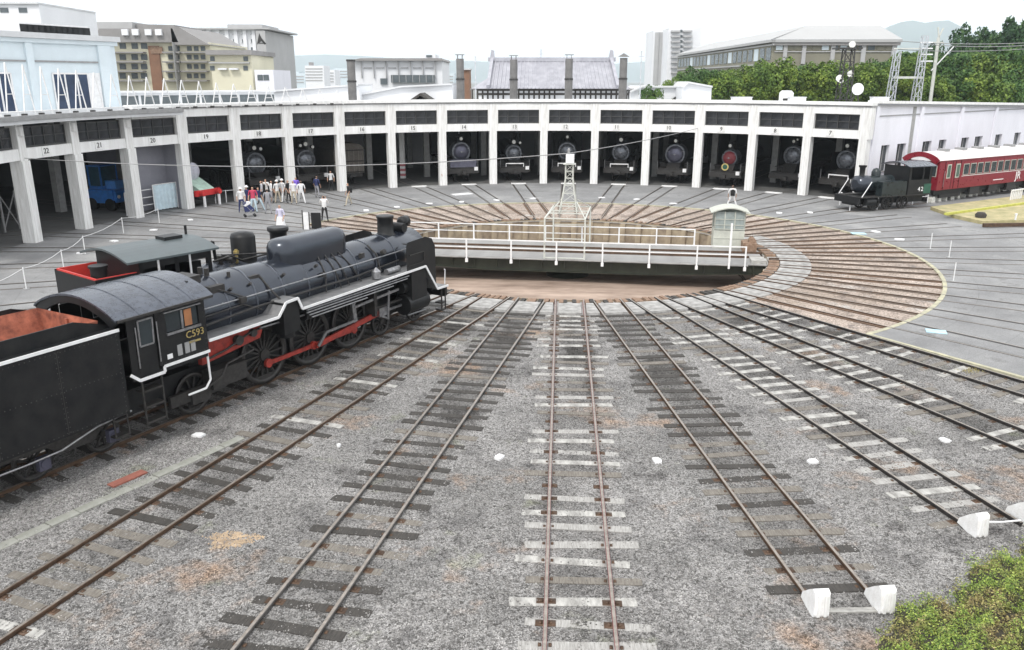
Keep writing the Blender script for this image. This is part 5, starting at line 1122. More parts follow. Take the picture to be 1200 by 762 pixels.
t = bldg('brick_box', 'small red-brown building between the second stack and the station roof', 150, 543, 550, 82, 'brownpanel', 6); boxp(t, 'roof', 150, 542, 551, 80.5, 82, -.4, 6.4, 'roof')
# tall flats, long building
t = bldg('apartment_tower', 'pale tower with vertical grey window strips above the trees, right of the stacks', 260, 766, 786, 36, 'whitewall', 14)
for u in (769, 774, 780): boxp(t, 'window_strip', 260, u - 1.2, u + 1.2, 38, 100, -.3, 0, 'greywall')
t = bldg('apartment_tower', 'taller white flats with stepped balconies behind the end of the long roof', 250, 784, 822, 33, 'whitewall', 14)
for i in range(9):
    for a, b in ((786, 796), (800, 810)): boxp(t, 'balcony', 250, a, b, 36 + i * 6, 38.2 + i * 6, -1.5, 0, 'greywall')
    boxp(t, 'window', 250, 797, 799.5, 35 + i * 6, 38 + i * 6, -.2, 0, 'winpane')
Yb = 150; Xa, Ze = at(908, 46, Yb); Xb, _ = at(1054, 46, Yb); Xl, Zl = at(795, 58, 236); _, Zt = at(950, 30.5, Yb + 8)
t = thing('long_office_building', 'long grey-olive office building with broad pale metal roof above the trees', 'building', (Xa, Yb, 0))
MB().b2(0, Xb - Xa - .8, .8, 16, 0, Ze).build('wall', M_['olivewall'], t)
MB().add([(-.5, 0, Ze), (Xb - Xa + .6, 0, Ze), (Xb - Xa - .2, 8, Zt), (8, 8, Zt)], [(0, 1, 2, 3)]).b2(-.5, Xb - Xa + .6, 0, 13, Ze - .5, Ze - .02).build('roof', M_['longroof'], t)
MB().b2(-.3, Xb - Xa + .4, .2, .5, Ze - 1.0, Ze - .5).build('dark_eave', M_['mansard'], t)
LX, LY = Xl - Xa, 236 - Yb; al = math.atan2(LY, LX); Ll = math.hypot(LX, LY)
wg = MB().b2(1.6, Ll, -12, 0, 0, Ze - .6).build('long_wing', M_['olivewall'], t); wg.rotation_euler = (0, 0, al)
MB().add([(-.5, .6, Ze), (Ll, .6, Ze), (Ll, -8, Zt), (8, -8, Zt)], [(0, 1, 2, 3)]).b2(0, Ll, -12, .6, Ze - .5, Ze - .02).build('wing_roof', M_['longroof'], wg)
for i in range(22): MB().b2(1.5 + i * Ll / 22.5, 1.5 + (i + .7) * Ll / 22.5, 0, .08, Ze - 3.4, Ze - 1.3).build('window', M_['palewall'] if i % 5 == 2 else M_['winpane'], wg)
for z in (Ze - 4.2, Ze - 1.0): MB().b2(0, Ll, 0, .25, z, z + .25).build('band', M_['greywall'], wg)
for i, u in enumerate(fr_(915, 1045, 13)):
    w = boxp(t, 'window', Yb, u - 3.6, u + 3.6, 51, 58.5, .7, .8, 'palewall' if i in (0, 5, 7) else ('winpane' if 4 < i < 11 else 'olivewall')); 
for v in (49.5, 60): boxp(t, 'wall_band', Yb, 909, 1048, v, v + 1, .6, .8, 'greywall')
for i, u in enumerate((916, 938, 972, 1008, 1044)): boxp(t, 'wall_pier', Yb, u + 4.6, u + 6.4, 47, 75, .5, .8, 'greywall')

# hills
def ridge(name, pts, Y, m, depth):
    V, F = [], []
    for i, (u, v) in enumerate(pts):
        X, Z = at(u, v, Y); X0, _ = at(u, 94, Y - depth); V += [(X0, Y - depth, -1), (X * .99, Y - depth * .45, Z * .62 + 3 * sin(i * 2.1)), (X, Y, Z), (X, Y + depth, -1)]
    n = len(pts)
    for i in range(n - 1):
        for j in range(3): a = i * 4 + j; F.append((a, a + 1, a + 5, a + 4))
    q = MB(); q.add(V, F, True); return q.build(name, M_[m], kind='structure')
M_['forest'] = mat('distant_forest', (.05, .085, .045), 1, 0, .3, .01)
ridge('far_hill', [(985, 92), (1010, 60), (1028, 38), (1042, 31), (1056, 26), (1070, 24), (1084, 27), (1096, 25), (1112, 24), (1124, 30), (1140, 42), (1170, 60), (1230, 80), (1300, 90)], 5000, 'forest', 900)
ridge('distant_ridge', [(-100, 88), (60, 80), (200, 74), (300, 70), (330, 66), (380, 64), (430, 66), (480, 70), (560, 72), (640, 76), (720, 75), (760, 72), (820, 78), (900, 84), (1000, 88), (1300, 90)], 6800, 'forest', 700)

# trees
leafm = {}
def leaf_mat(nm, a, b, c):
    m = bpy.data.materials.new(nm); m.use_nodes = True; n, l = m.node_tree.nodes, m.node_tree.links; p = n['Principled BSDF']; p.inputs['Roughness'].default_value = .65; p.inputs['Specular IOR Level'].default_value = .3
    g_ = n.new('ShaderNodeNewGeometry'); r = n.new('ShaderNodeValToRGB'); e = r.color_ramp.elements; e[0].position = .1; e[1].position = .95; e[0].color = (*a, 1); e[1].color = (*c, 1); x = e.new(.5); x.color = (*b, 1)
    tt = n.new('ShaderNodeTexCoord'); nz = n.new('ShaderNodeTexNoise'); nz.inputs['Scale'].default_value = .8; nz.inputs['Detail'].default_value = 3; l.new(tt.outputs['Object'], nz.inputs['Vector'])
    ad = n.new('ShaderNodeMath'); ad.operation = 'MULTIPLY_ADD'; ad.inputs[1].default_value = .45; l.new(g_.outputs['Random Per Island'], ad.inputs[0]); s2 = n.new('ShaderNodeMath'); s2.operation = 'MULTIPLY_ADD'; s2.inputs[1].default_value = 1.6; s2.inputs[2].default_value = -.5; l.new(nz.outputs[0], s2.inputs[0]); l.new(s2.outputs[0], ad.inputs[2]); l.new(ad.outputs[0], r.inputs[0]); l.new(r.outputs[0], p.inputs['Base Color'])
    return m
LM = {'broad': leaf_mat('yellow_green_leaves', (.035, .08, .015), (.11, .18, .03), (.24, .31, .05)), 'mid': leaf_mat('mid_green_leaves', (.018, .055, .018), (.06, .13, .03), (.15, .23, .05)),
      'dark': leaf_mat('dark_conifer_leaves', (.01, .04, .015), (.035, .085, .03), (.10, .17, .05)), 'bush': leaf_mat('hedge_leaves', (.03, .06, .015), (.13, .19, .03), (.30, .36, .06))}
def crown(kind, seed, N=4200, size=.30):
    r = np.random.default_rng(seed)
    if kind == 'cone': 
        z = r.random(N) ** 1.25; rad = (1.02 - z) * .95 * (0.6 + .4 * np.abs(np.sin(z * 26 + r.random(N)))); a = r.random(N) * 2 * pi; q = rad * np.sqrt(r.uniform(.35, 1, N)); Cc = np.stack([np.cos(a) * q, np.sin(a) * q, z * 2.0 - 1.0], 1)
    else:
        nb = 46; cen = r.normal(size=(nb, 3)); cen /= np.linalg.norm(cen, axis=1)[:, None]; cen *= r.uniform(.35, .92, nb)[:, None]; cen[:, 2] = cen[:, 2] * .85; br = r.uniform(.14, .36, nb)
        i = r.integers(0, nb, N); d = r.normal(size=(N, 3)); d /= np.linalg.norm(d, axis=1)[:, None]; Cc = cen[i] + d * (br[i] * r.uniform(.7, 1.05, N))[:, None]
    s = size * r.uniform(.5, 1.1, N); nrm = r.normal(size=(N, 3)) + Cc * .8 + (0, 0, .5); nrm /= np.linalg.norm(nrm, axis=1)[:, None]; t1 = np.cross(nrm, r.normal(size=(N, 3))); t1 /= np.linalg.norm(t1, axis=1)[:, None]; t2 = np.cross(nrm, t1)
    return Cc, s, t1, t2
def crown_mesh(nm, kind, seed, N, leaf, m):
    Cc, s, t1, t2 = crown(kind, seed, N, leaf); V = np.stack([Cc - t1 * s[:, None], Cc - t2 * s[:, None] * .6, Cc + t1 * s[:, None], Cc + t2 * s[:, None] * .6], 1).reshape(-1, 3)
    return numpy_mesh('crown', V, np.arange(N * 4).reshape(-1, 4), m)
CM = {'broad': [crown_mesh('crown', 'b', i, 9000, .06, LM['broad']) for i in range(3)], 'mid': [crown_mesh('crown', 'b', 10 + i, 9000, .06, LM['mid']) for i in range(2)], 'dark': [crown_mesh('crown', 'b', 20 + i, 6500, .065, LM['dark']) for i in range(2)]}
tr_ = MB().cyl((0, 0, 0), (.05, 0, 4), .28, .18, n=8).cyl((.05, 0, 3.8), (-.1, .1, 8), .18, .07, n=7).cyl((.03, 0, 3), (1.3, .3, 6), .12, .04, n=6).cyl((.05, 0, 3.6), (-1.2, -.4, 6.3), .11, .04, n=6).cyl((.05, 0, 4.4), (.4, 1.2, 7), .1, .04, n=6).mesh('trunk', M_['bark'])
TREES = [(762, 103, 92, 22, 'mid', 'small round tree at the left end of the tree row'), (786, 92, 96, 30, 'broad', 'yellowish tree behind the long white shed'), (808, 80, 100, 34, 'mid', 'tree under the corner of the white flats'), (832, 79, 103, 36, 'mid', 'green tree just above the small gabled shed'),
 (856, 78, 96, 40, 'broad', 'light green tree right of the small gabled shed'), (884, 75, 100, 40, 'broad', 'light tree below the kink of the long roof'), (908, 72, 95, 42, 'broad', 'bushy tree behind the white roof box'), (938, 74, 100, 42, 'mid', 'darker tree between the roof box and the lamp tower'),
 (965, 72, 96, 42, 'broad', 'yellow-green tree left of the lamp tower'), (992, 74, 104, 40, 'mid', 'dense tree directly behind the lamp tower'), (1018, 70, 97, 40, 'broad', 'tree between the lamp tower and the lattice portal'), (1040, 68, 104, 38, 'mid', 'tree behind the left lattice portal leg'),
 (1066, 66, 98, 36, 'broad', 'tree seen between the two lattice portal legs'), (1072, 56, 118, 40, 'mid', 'tree standing under the blue hill'), (1098, 44, 122, 26, 'dark', 'narrow dark conifer right of the white pole'), (1112, 60, 112, 44, 'mid', 'broad tree below the conifers, right of the pole'),
 (1094, 84, 95, 40, 'broad', 'low tree over the wall right of the portal'), (1137, 27, 128, 34, 'dark', 'tall pointed conifer, first of the group at upper right'), (1160, 26, 130, 32, 'dark', 'second tall conifer at upper right'), (1184, 19, 126, 42, 'dark', 'broad tall conifer near the right edge'), (1206, 14, 124, 44, 'dark', 'tallest conifer cut by the right edge'),
 (1134, 58, 114, 50, 'mid', 'round tree below the first tall conifer'), (1164, 56, 112, 52, 'broad', 'yellow-green tree below the second conifer'), (1196, 50, 112, 54, 'mid', 'dense tree at the right edge below the conifers'), (1126, 84, 98, 46, 'mid', 'low dense tree above the wing wall'), (1156, 80, 97, 48, 'broad', 'olive tree above the wing wall near the right'), (1188, 84, 98, 48, 'mid', 'low tree over the far end of the wing wall')]
for i, (u, v, Y, wpx, kd, lab) in enumerate(TREES):
    X, Z = at(u, v, Y); wr = wpx * Y / FPX * .56; t = thing('conifer' if kd == 'dark' else 'leafy_tree', lab, 'tree', (X, Y, 0), i * 1.3, 'trees behind the roundhouse')
    Z += .5; hgt = (Z - 1.0) / 2 if kd != 'dark' else (Z - 2) / 2.6; hh = min(hgt, wr * 1.35) if kd != 'dark' else hgt
    put('crown', CM[kd][i % len(CM[kd])], t, (0, 0, Z - hh), i * .9, scale=(wr * 1.25, wr * 1.25, hh * 1.05) if kd != 'dark' else (wr * 1.35, wr * 1.3, hh * 1.05)); put('trunk', tr_, t, scale=(1, 1, (Z - hh * .7) / 8))
    if Z - 2 * hh > 1: put('crown', CM[kd][(i + 1) % len(CM[kd])], t, (.5, .6, max(3, Z - 2.3 * hh)), i * 2.1, scale=(wr * 1.3, wr * 1.2, hh))

# ---- poles, lamps and dishes ----
def lattice(t, a, b, w0, w1, seg, m='white', nm='lattice_leg', th=.07):
    q = MB(); a, b = Vector(a), Vector(b); cs = [(-1, -1), (1, -1), (1, 1), (-1, 1)]
    P_ = lambda i, f: a.lerp(b, f) + Vector((cs[i][0], cs[i][1], 0)) * ((w0 * (1 - f) + w1 * f) / 2)
    for i in range(4): q.bar(P_(i, 0), P_(i, 1), th)
    for j in range(seg):
        f0, f1 = j / seg, (j + 1) / seg
        for i in range(4): k = (i + 1) % 4; q.bar(P_(i, f0), P_(k, f1), th * .6); q.bar(P_(i, f1), P_(k, f1), th * .6)
    return q.build(nm, M_[m], t)
M_['galv'] = mat('galvanised_steel', (.55, .57, .60), .5, .3, .2, 3)
Y = 88; X0, Zt_ = at(1052, 60, Y); X1, _ = at(1083, 50, Y); XB0, _ = at(1045, 118, Y); XB1, _ = at(1077, 118, Y)
t = thing('catenary_portal', 'pale lattice portal with two legs and a crossbar above the wing wall', 'mast', (XB0, Y, 0))
lattice(t, (-.4, 0, 0), (X0 - XB0, 0, Zt_), .9, .5, 12, 'galv'); lattice(t, (XB1 - XB0 - .4, 0, 0), (X1 - XB0, 0, at(1083, 42, Y)[1]), .9, .5, 13, 'galv')
for v in (91, 57): a = at(1048, v, Y); b = at(1081, v, Y); MB().bar((a[0] - XB0, 0, a[1]), (b[0] - XB0, 0, b[1]), .22 if v == 91 else .1).build('crossbar', M_['towerp'], t)
for v in (50, 57, 64, 72): 
    b = at(1086, v, Y); MB().cyl((b[0] - XB0 - .6, 0, b[1]), (b[0] - XB0 + .6, 0, b[1]), .07).build('insulator_arm', M_['white'], t)
X, Z = at(1100, 44, 90); Xb_, _ = at(1091, 118, 90); t = thing('white_pole', 'slender white pole with a forked top right of the lattice portal', 'pole', (Xb_, 90, 0)); MB().cyl((0, 0, 0), (X - Xb_, 0, Z), .19, .16, n=10).build('shaft', M_['towerp'], t); MB().bar((X - Xb_, 0, Z), (X - Xb_ - .2, 0, Z + 1.0), .12).bar((X - Xb_, 0, Z), (X - Xb_ + .35, 0, Z + .9), .12).bar((X - Xb_ - .6, 0, Z - .5), (X - Xb_ + .6, 0, Z - .5), .12).build('fork', M_['towerp'], t); MB().bar((X - Xb_ - .3, 0, Z - 3.3), (X - Xb_ + 1.7, 0, Z - .9), .09).build('stay', M_['white'], t)
Y = 80; X, Z = at(993, 57, Y); t = thing('lamp_tower', 'dark lattice floodlight tower with a platform and round white lamps', 'lamp tower', (X, Y, 0)); lattice(t, (.1, 0, 0), (.15, 0, Z), 1.5, .8, 10, 'iron', 'tower', .09)
MB().box((0, 0, Z), (2.3, 1.4, .14)).build('platform', M_['iron'], t)
for u, v, q in ((986, 92, .33), (999, 86.5, .30), (1001, 52, .30), (988, 95, .2)): a = at(u, v, Y - .6); MB().lathe([(q, -.2), (q * .9, 0), (q * .5, .25), (.1, .3)], (a[0] - X, 0, a[1]), 'Y', 16).build('floodlight', M_['lamp'], t)
X, Z = at(1005, 104.5, 74); t = thing('round_dish', 'round white dish on a dark stand on the roof right of the lamp tower', 'dish', (X, 74, 6.7)); MB().lathe([(.5, -.1), (.5, 0), (.3, .12), (.05, .15)], (0, 0, Z - 6.7), 'Y', 22).build('dish', M_['white'], t); MB().bar((-.3, .2, 0), (0, .1, Z - 6.7), .09).bar((.3, .2, 0), (0, .1, Z - 6.7), .09).build('stand', M_['iron'], t)
X, Z = at(922, 106, 74); t = thing('roof_vent_box', 'small white vent box with a rounded top on the roof right of centre', 'vent', (X, 74, 6.7)); MB().prism([(-.5, 0), (.5, 0), (.5, .75), (.3, .95), (-.3, .95), (-.5, .75)], -.4, .4).build('box', M_['white'], t); MB().b2(-.4, .4, -.44, -.4, .1, .3).build('grille', M_['iron'], t); t.location.z = 6.75
for u0, u1, lab in ((858, 880, 'low white roof curb left of the vent box'), (925, 943, 'low white roof curb right of the vent box'), (1022, 1040, 'low white roof curb by the end wall')):
    X0, _ = at(u0, 114, 73); X1, _ = at(u1, 114, 73); t = thing('roof_curb', lab, 'roof box', ((X0 + X1) / 2, 73, 6.75)); MB().b2(-(X1 - X0) / 2, (X1 - X0) / 2, -.4, .4, 0, .38).build('curb', M_['white'], t); MB().b2(-(X1 - X0) / 2 - .05, (X1 - X0) / 2 + .05, -.45, .45, .38, .44).build('lid', M_['roof'], t)
for u, v0, v1, Yq, lab in ((752, 60, 118, 85, 'thin grey antenna pole right of the last smoke stack'), (536, 65, 116, 86, 'thin post beside the second smoke stack'), (557, 66, 114, 90, 'thin pale post left of the tiled roof'), (634, 58, 74, 98, 'short antenna on the tiled station roof ridge')):
    X, Z = at(u, v0, Yq); t = thing('thin_pole', lab, 'pole', (X, Yq, at(u, v1, Yq)[1] if v1 < 90 else 0)); MB().cyl((0, 0, 0), (0, 0, Z - t.location.z), .06, n=6).build('shaft', M_['galv'], t); MB().bar((-.25, 0, Z - t.location.z - .5), (.25, 0, Z - t.location.z - .5), .05).build('crossarm', M_['galv'], t)
for i, (v0, v1, u0) in enumerate(((48, 46, 1052), (52, 48, 1083), (58, 52, 1052))):
    a = at(u0, v0, 88); b = at(1260, v1, 92); pts = [Vector((a[0] + (b[0] - a[0]) * f, 88 + 4 * f, a[1] + (b[1] - a[1]) * f - 1.0 * 4 * f * (1 - f) * .4)) for f in [j / 10 for j in range(11)]]
    t = MB().tube(pts, .035, 4).build('overhead_wire', M_['wire'], None, label=['uppermost wire leaving the portal to the right', 'middle wire leaving the right portal leg', 'lowest wire leaving the portal to the right'][i], cat='wire')
# cable of the mast
def cable(a, b, sag, lab, n=24, r=.022):
    a, b = Vector(a), Vector(b); pts = [a.lerp(b, j / n) - Vector((0, 0, sag * 4 * (j / n) * (1 - j / n))) for j in range(n + 1)]
    return MB().tube(pts, r, 5).build('power_cable', M_['wire'], None, label=lab, cat='cable')
top = Vector((CX, CY, 4.7 + .3)); cable(pol(cb(0), RF - .3, 4.55), top, .55, 'long sagging cable from the left pier to the top of the turntable mast'); cable(top, pol(bb(12) + 4, RF - .3, 4.8), .12, 'cable from the turntable mast up to the right part of the roundhouse')

# =====================================================================
#  FOREGROUND AND APRON THINGS
# =====================================================================
def stop(u, v, th_, lab):
    p = gp(u, v, -.06); d = (p - ctr).normalized(); t = thing('rail_stop', lab, 'buffer stop', (p.x, p.y, -.09), math.atan2(d.y, d.x))
    m = MB(); V = [(-.26, -.11, .10), (-.26, .11, .10), (.10, .14, 0), (.10, -.14, 0), (-.16, -.05, .44), (-.16, .05, .44), (.16, .12, .50), (.16, -.12, .50), (-.02, -.16, .30), (-.02, .16, .30)]
    m.prism([(-.40, .08), (-.36, .22), (-.08, .46), (.06, .56), (.16, .52), (.20, .04), (.12, -.02), (-.02, .0)], -.15, .15); blk_ = m.build('block', M_['chipped'], t); blk_.scale = (.88, .88, .9); bv = blk_.modifiers.new('bevel', 'BEVEL'); bv.width = .06; bv.segments = 3
    MB().bar((.17, -.06, .04), (.17, -.06, .44), .05).bar((.17, .06, .04), (.17, .06, .44), .05).build('strap', M_['sheet'], t); return t
stop(957, 716, 0, 'white rail stop on the left rail of the brown track by the bush'); stop(1033, 712, 0, 'white rail stop on the right rail of the brown track by the bush')
stop(1143, 624, 0, 'white rail stop on the left rail of the grey track at the right edge'); stop(1200, 610, 0, 'white rail stop cut by the right edge of the photo')
pA, pB = gp(1152, 612, .2), gp(1196, 610, .2); MB().tube([pA, (pA + pB) / 2 - Vector((0, 0, .02)), pB], .02).build('stop_rod', M_['rope'], None, label='thin white rod joining the two stops at the right edge', cat='rod')
pA, pB = gp(962, 717, -.08), gp(1030, 716, -.08); MB().bar(pA, pB, .12, .07).build('end_sleeper', M_['woodpale'], None, label='pale timber lying across between the two stops of the brown track', cat='timber')
# white marker stones
def marker(u, v, lab, s=.22, grp='small white markers on the gravel', cat='marker'):
    z = -.075 if v > 300 else 0.0; p = gp(u, v, z); t = thing('white_marker', lab, cat, (p.x, p.y, z), u * .7, grp)
    MB().prism([(-s, -s * .6), (s * .8, -s * .7), (s, s * .5), (0, s * .8), (-s * .9, s * .5)], -.02, .05, 'XY').build('slab', M_['white'], t); return t
marker(585, 537, 'white marker on the gravel left of the reddish middle track', .13); marker(770, 541, 'white marker on the gravel right of the reddish middle track', .13); marker(952, 542, 'white marker on the gravel right of the brown railed track', .13); marker(1107, 517, 'white marker beside the bleached sleepers at right', .13); marker(233, 511, 'white marker on the gravel below the locomotive tender', .15); marker(397, 523, 'tiny white marker between the rusty track and the blackened track', .06)
for i, (u, v) in enumerate([(429, 247), (465, 243), (503, 239), (541, 237), (582, 235), (625, 233), (705, 232), (746, 234), (789, 239), (913, 250), (949, 249.5), (1026, 272), (1054, 281)]):
    marker(u, v, 'white stud on the apron, %s from the left of the arc behind the turntable' % ORD[i], .26, 'white studs on the apron')
for i, (u, v) in enumerate([(17, 341), (60, 318), (95, 297), (134, 283), (180, 270), (223, 258)]): marker(u, v, 'white stud on the left asphalt, %s from the left edge' % ORD[i], .22, 'white studs on the left asphalt')
p = gp(541, 228); t = thing('white_plate', 'larger white plate lying before the bay of the blue-grey engine', 'plate', (p.x, p.y, .0), .6); MB().b2(-.8, .8, -.35, .35, .0, .05).build('plate', M_['white'], t)
p = gp(1097, 389); t = thing('pale_blue_plate', 'pale blue rectangular plate lying on the right asphalt', 'plate', (p.x, p.y, .0), -.35); MB().b2(-.33, .33, -.22, .22, .003, .03).build('plate', mat('pale_blue_sheet_metal', (.45, .66, .75), .6), t)
p = gp(1006, 274); t = thing('pale_blue_plate', 'pale blue plate by the ring kerb at upper right', 'plate', (p.x, p.y, .0), -.1); MB().b2(-.4, .4, -.25, .25, .003, .03).build('plate', mat('pale_blue_sheet_metal', (.45, .66, .75), .6), t)
p = gp(150, 563, -.1); t = thing('red_board', 'flat red-brown board on the gravel beside the rusty track', 'board', (p.x, p.y, -.072), math.atan2(.875, .485) - .05); MB().b2(-.42, .42, -.12, .12, 0, .035).build('board', M_['brickred'], t)
sdp = gp(272, 635, -.12); q = MB(); NN = 900
rs = np.random.default_rng(5); a_ = rs.random(NN) * 2 * pi; r_ = np.sqrt(rs.random(NN)) * (1 + .22 * np.sin(a_ * 3 + 1) + .15 * np.sin(a_ * 5) + .10 * np.sin(a_ * 11)) + rs.exponential(.07, NN); xs_ = sdp.x + .42 * r_ * np.cos(a_); ys_ = sdp.y + .28 * r_ * np.sin(a_)
Vs = np.array([(1, 0, 0), (-.5, .87, 0), (-.5, -.87, 0), (0, 0, .8)])[None] * (.018 * rs.uniform(.6, 1.6, NN))[:, None, None] + np.stack([xs_, ys_, np.full(NN, -.070)], 1)[:, None, :]
put('sand_patch', numpy_mesh('sand_patch', Vs.reshape(-1, 3), (np.array([(0, 1, 3), (1, 2, 3), (2, 0, 3)])[None] + (np.arange(NN) * 4)[:, None, None]).reshape(-1, 3), M_['sand']), kind='stuff', label='patch of orange-yellow sand on the gravel', cat='sand')
# concrete cable trough beside the locomotive track
ca, cb_2 = gp(-60, 668, -.065), gp(300, 505, -.065); dvec = (cb_2 - ca); nL = int(dvec.length / .62); t = thing('cable_trough', 'greenish concrete cable trough lids in a line beside the rusty track', 'cable trough', tuple(ca), math.atan2(dvec.y, dvec.x))
lid = MB().b2(0, .60, -.13, .13, -.06, .015).mesh('lid', mat('mossy_concrete', (.22, .225, .19), .9, 0, .4, 3, .4, 40, col2=(.33, .33, .30)))
for i in range(nL): put('lid', lid, t, (i * .62, random.uniform(-.012, .012), random.uniform(-.02, .005)), random.uniform(-.012, .012))
# manhole and patches of cracked asphalt plates by the right kerb
p = gp(1137, 436, -.1); t = thing('straw_heap', 'small yellowish heap of dry weeds on the gravel by the right kerb', 'weeds', (p.x, p.y, -.12))
hv = MB(); rr3 = random.Random(3)
for i in range(140): a = rr3.random() * 6.28; d = rr3.random() * .45; x, y = d * cos(a) * 1.2, d * sin(a) * .5; h = .05 + .1 * rr3.random(); hv.add([(x, y, 0), (x + .03, y, 0), (x + rr3.uniform(-.08, .08), y + rr3.uniform(-.08, .08), h)], [(0, 1, 2)])
hv.build('blades', mat('dry_straw', (.42, .36, .16), .9), t, kind='stuff')
# yellow platform at right
pts = [gp(1090, 246), gp(1200, 232), gp(1290, 222), gp(1290, 262), gp(1210, 262), gp(1150, 263), gp(1118, 256)]; c = sum(pts, Vector()) / len(pts)
t = thing('low_platform', 'low yellow gravel platform with pipe edging at the right', 'platform', (c.x, c.y, 0)); MB().prism([(p.x - c.x, p.y - c.y) for p in pts], .0, .22, 'XY').build('surface', M_['platform'], t)
e0_, e1_ = gp(1108, 251, .28) - c, gp(1290, 226, .28) - c; MB().bar(e0_, e1_, .2, .14).build('yellow_pipe', mat('yellow_green_pipe', (.50, .50, .10), .6, 0, .3), t)
e0_, e1_ = gp(1152, 264, .15) - c, gp(1290, 262, .15) - c; MB().bar(e0_, e1_, .14, .22).build('rusty_edge', M_['rail'], t)
p = gp(1149, 255, .22) - c; MB().lathe([(.30, .22), (.34, .4), (.22, .55)], (p.x, p.y, 0), n=12).build('dark_pot', M_['wooddark'], t)
p = gp(1189, 262, 0); t = thing('white_stake', 'thin white stake at the front edge of the yellow platform', 'stake', (p.x, p.y, 0)); MB().b2(-.04, .04, -.04, .04, 0, .55).build('shaft', M_['white'], t)
MB().b2(-.07, .07, -.05, .05, .55, .62).build('cap', M_['white'], t)
# white blocks along the railcar, grouped
a, b = gp(1091, 238), gp(1205, 219)
bkm = MB().prism([(-.22, 0), (.22, 0), (.2, .35), (.08, .48), (-.1, .46), (-.2, .32)], -.16, .16).mesh('block', mat('whitewashed_stone', (.62, .62, .57), .85, 0, .25, 6))
bks = MB().b2(-.24, .24, -.19, .19, -.02, .06).mesh('foot', M_['slab'])
for i in range(18):
    p = a.lerp(b, i / 17); t = thing('white_block', 'white painted stone below the red railcar, %s from the left of its row' % ORD[i], 'stone block', (p.x, p.y, 0), .5 + .2 * (i % 3), 'white painted stones below the red railcar'); put('block', bkm, t); put('foot', bks, t)
a, b = gp(1183, 238), gp(1215, 233); t = thing('white_barrier', 'white slatted barrier near the right edge below the railcar', 'barrier', tuple(a), math.atan2(b.y - a.y, b.x - a.x))
for i in range(7): MB().b2(i * .25, i * .25 + .08, -.03, .03, 0, .95).build('slat', M_['white'], t)
for z in (.1, .85): MB().b2(0, 1.8, -.04, .04, z, z + .08).build('rail', M_['white'], t)
# white pipe fence round the little engine
fp = [gp(984, 240), gp(995.7, 247), gp(1027.6, 246), gp(1052, 241), gp(1069, 240), gp(1086.6, 238)]
t = thing('white_pipe_fence', 'white pipe fence in front of the small black engine at right', 'fence', tuple(fp[0]))
for i, p in enumerate(fp): q_ = p - fp[0]; MB().cyl(q_, q_ + Vector((0, 0, .9)), .04).build('post', M_['white'], t)
for z in (.88, .5):
    for i in range(len(fp) - 1): MB().cyl(fp[i] - fp[0] + Vector((0, 0, z)), fp[i + 1] - fp[0] + Vector((0, 0, z)), .03).build('rail', M_['white'], t)
# rope stanchions on the left asphalt
st_px = [(-40, 372), (31, 339), (75, 316), (100, 298), (145, 274), (187, 262)]
for i, (u, v) in enumerate(st_px):
    p = gp(u, v); t = thing('rope_stanchion', 'thin white rope post on the left asphalt, %s from the left' % ORD[i], 'post', tuple(p), 0, 'rope posts on the left asphalt'); MB().cyl((0, 0, 0), (0, 0, .95), .022, n=8).build('shaft', M_['white'], t); MB().cyl((0, 0, 0), (0, 0, .03), .14, n=14).build('foot', M_['grey'], t)
for i in range(len(st_px) - 1):
    a, b = gp(*st_px[i]) + Vector((0, 0, .9)), gp(*st_px[i + 1]) + Vector((0, 0, .9)); MB().tube([a.lerp(b, f) - Vector((0, 0, .5 * f * (1 - f))) for f in (0, .25, .5, .75, 1)], .012, 5).build('barrier_rope', M_['rope'], None, label='white rope hanging between the %s and %s rope posts' % (ORD[i], ORD[i + 1]), cat='rope')
st2 = [(1090, 292), (1112, 302), (1117, 330)]
for i, (u, v) in enumerate(st2): p = gp(u, v); t = thing('rope_stanchion', 'thin pale rope post at the right tip of the ring, %s from the top' % ORD[i], 'post', tuple(p), 0, 'rope posts at the right tip of the ring'); MB().cyl((0, 0, 0), (0, 0, .85), .02, n=8).build('shaft', M_['white'], t); MB().cyl((0, 0, 0), (0, 0, .03), .14, n=14).build('foot', M_['grey'], t)
# black sign board with white frame behind the locomotives
p = gp(371, 269); t = thing('sign_board', 'black notice board beside a white upright, behind the locomotive dome', 'notice board', tuple(p), -.05); MB().b2(-.28, .30, -.04, .04, .05, 1.0).build('board', M_['black'], t); MB().b2(-.75, -.45, -.04, .04, .0, 1.0).build('white_panel', M_['white'], t); MB().bar((-.8, 0, 0), (-.8, 0, 1.15), .05).bar((-.40, 0, 0), (-.40, 0, 1.05), .04).build('upright', M_['iron'], t)
# pale crates of the pit edge on the left
p = gp(541, 236)

# bush / ground cover at lower right
def leafmass(name, N, fn, m, size, lab):
    r = np.random.default_rng(31); P0 = fn(N, r); n_ = len(P0); s = size * r.uniform(.5, 1.25, n_); nr = r.normal(size=(n_, 3)) * .8 + (0, 0, 1); nr /= np.linalg.norm(nr, axis=1)[:, None]; t1 = np.cross(nr, r.normal(size=(n_, 3))); t1 /= np.linalg.norm(t1, axis=1)[:, None]; t2 = np.cross(nr, t1)
    V = np.stack([P0 - t1 * s[:, None], P0 - t2 * s[:, None] * .55, P0 + t1 * s[:, None], P0 + t2 * s[:, None] * .55], 1).reshape(-1, 3); return put(name, numpy_mesh(name, V, np.arange(n_ * 4).reshape(-1, 4), m), kind='stuff', label=lab, cat='bush')
edge = [gp(u, v, 0) for u, v in ((1000, 775), (1020, 752), (1052, 722), (1085, 700), (1120, 680), (1155, 660), (1190, 636), (1230, 610), (1290, 585))]
ex = np.array([p.x for p in edge]); ey = np.array([p.y for p in edge])
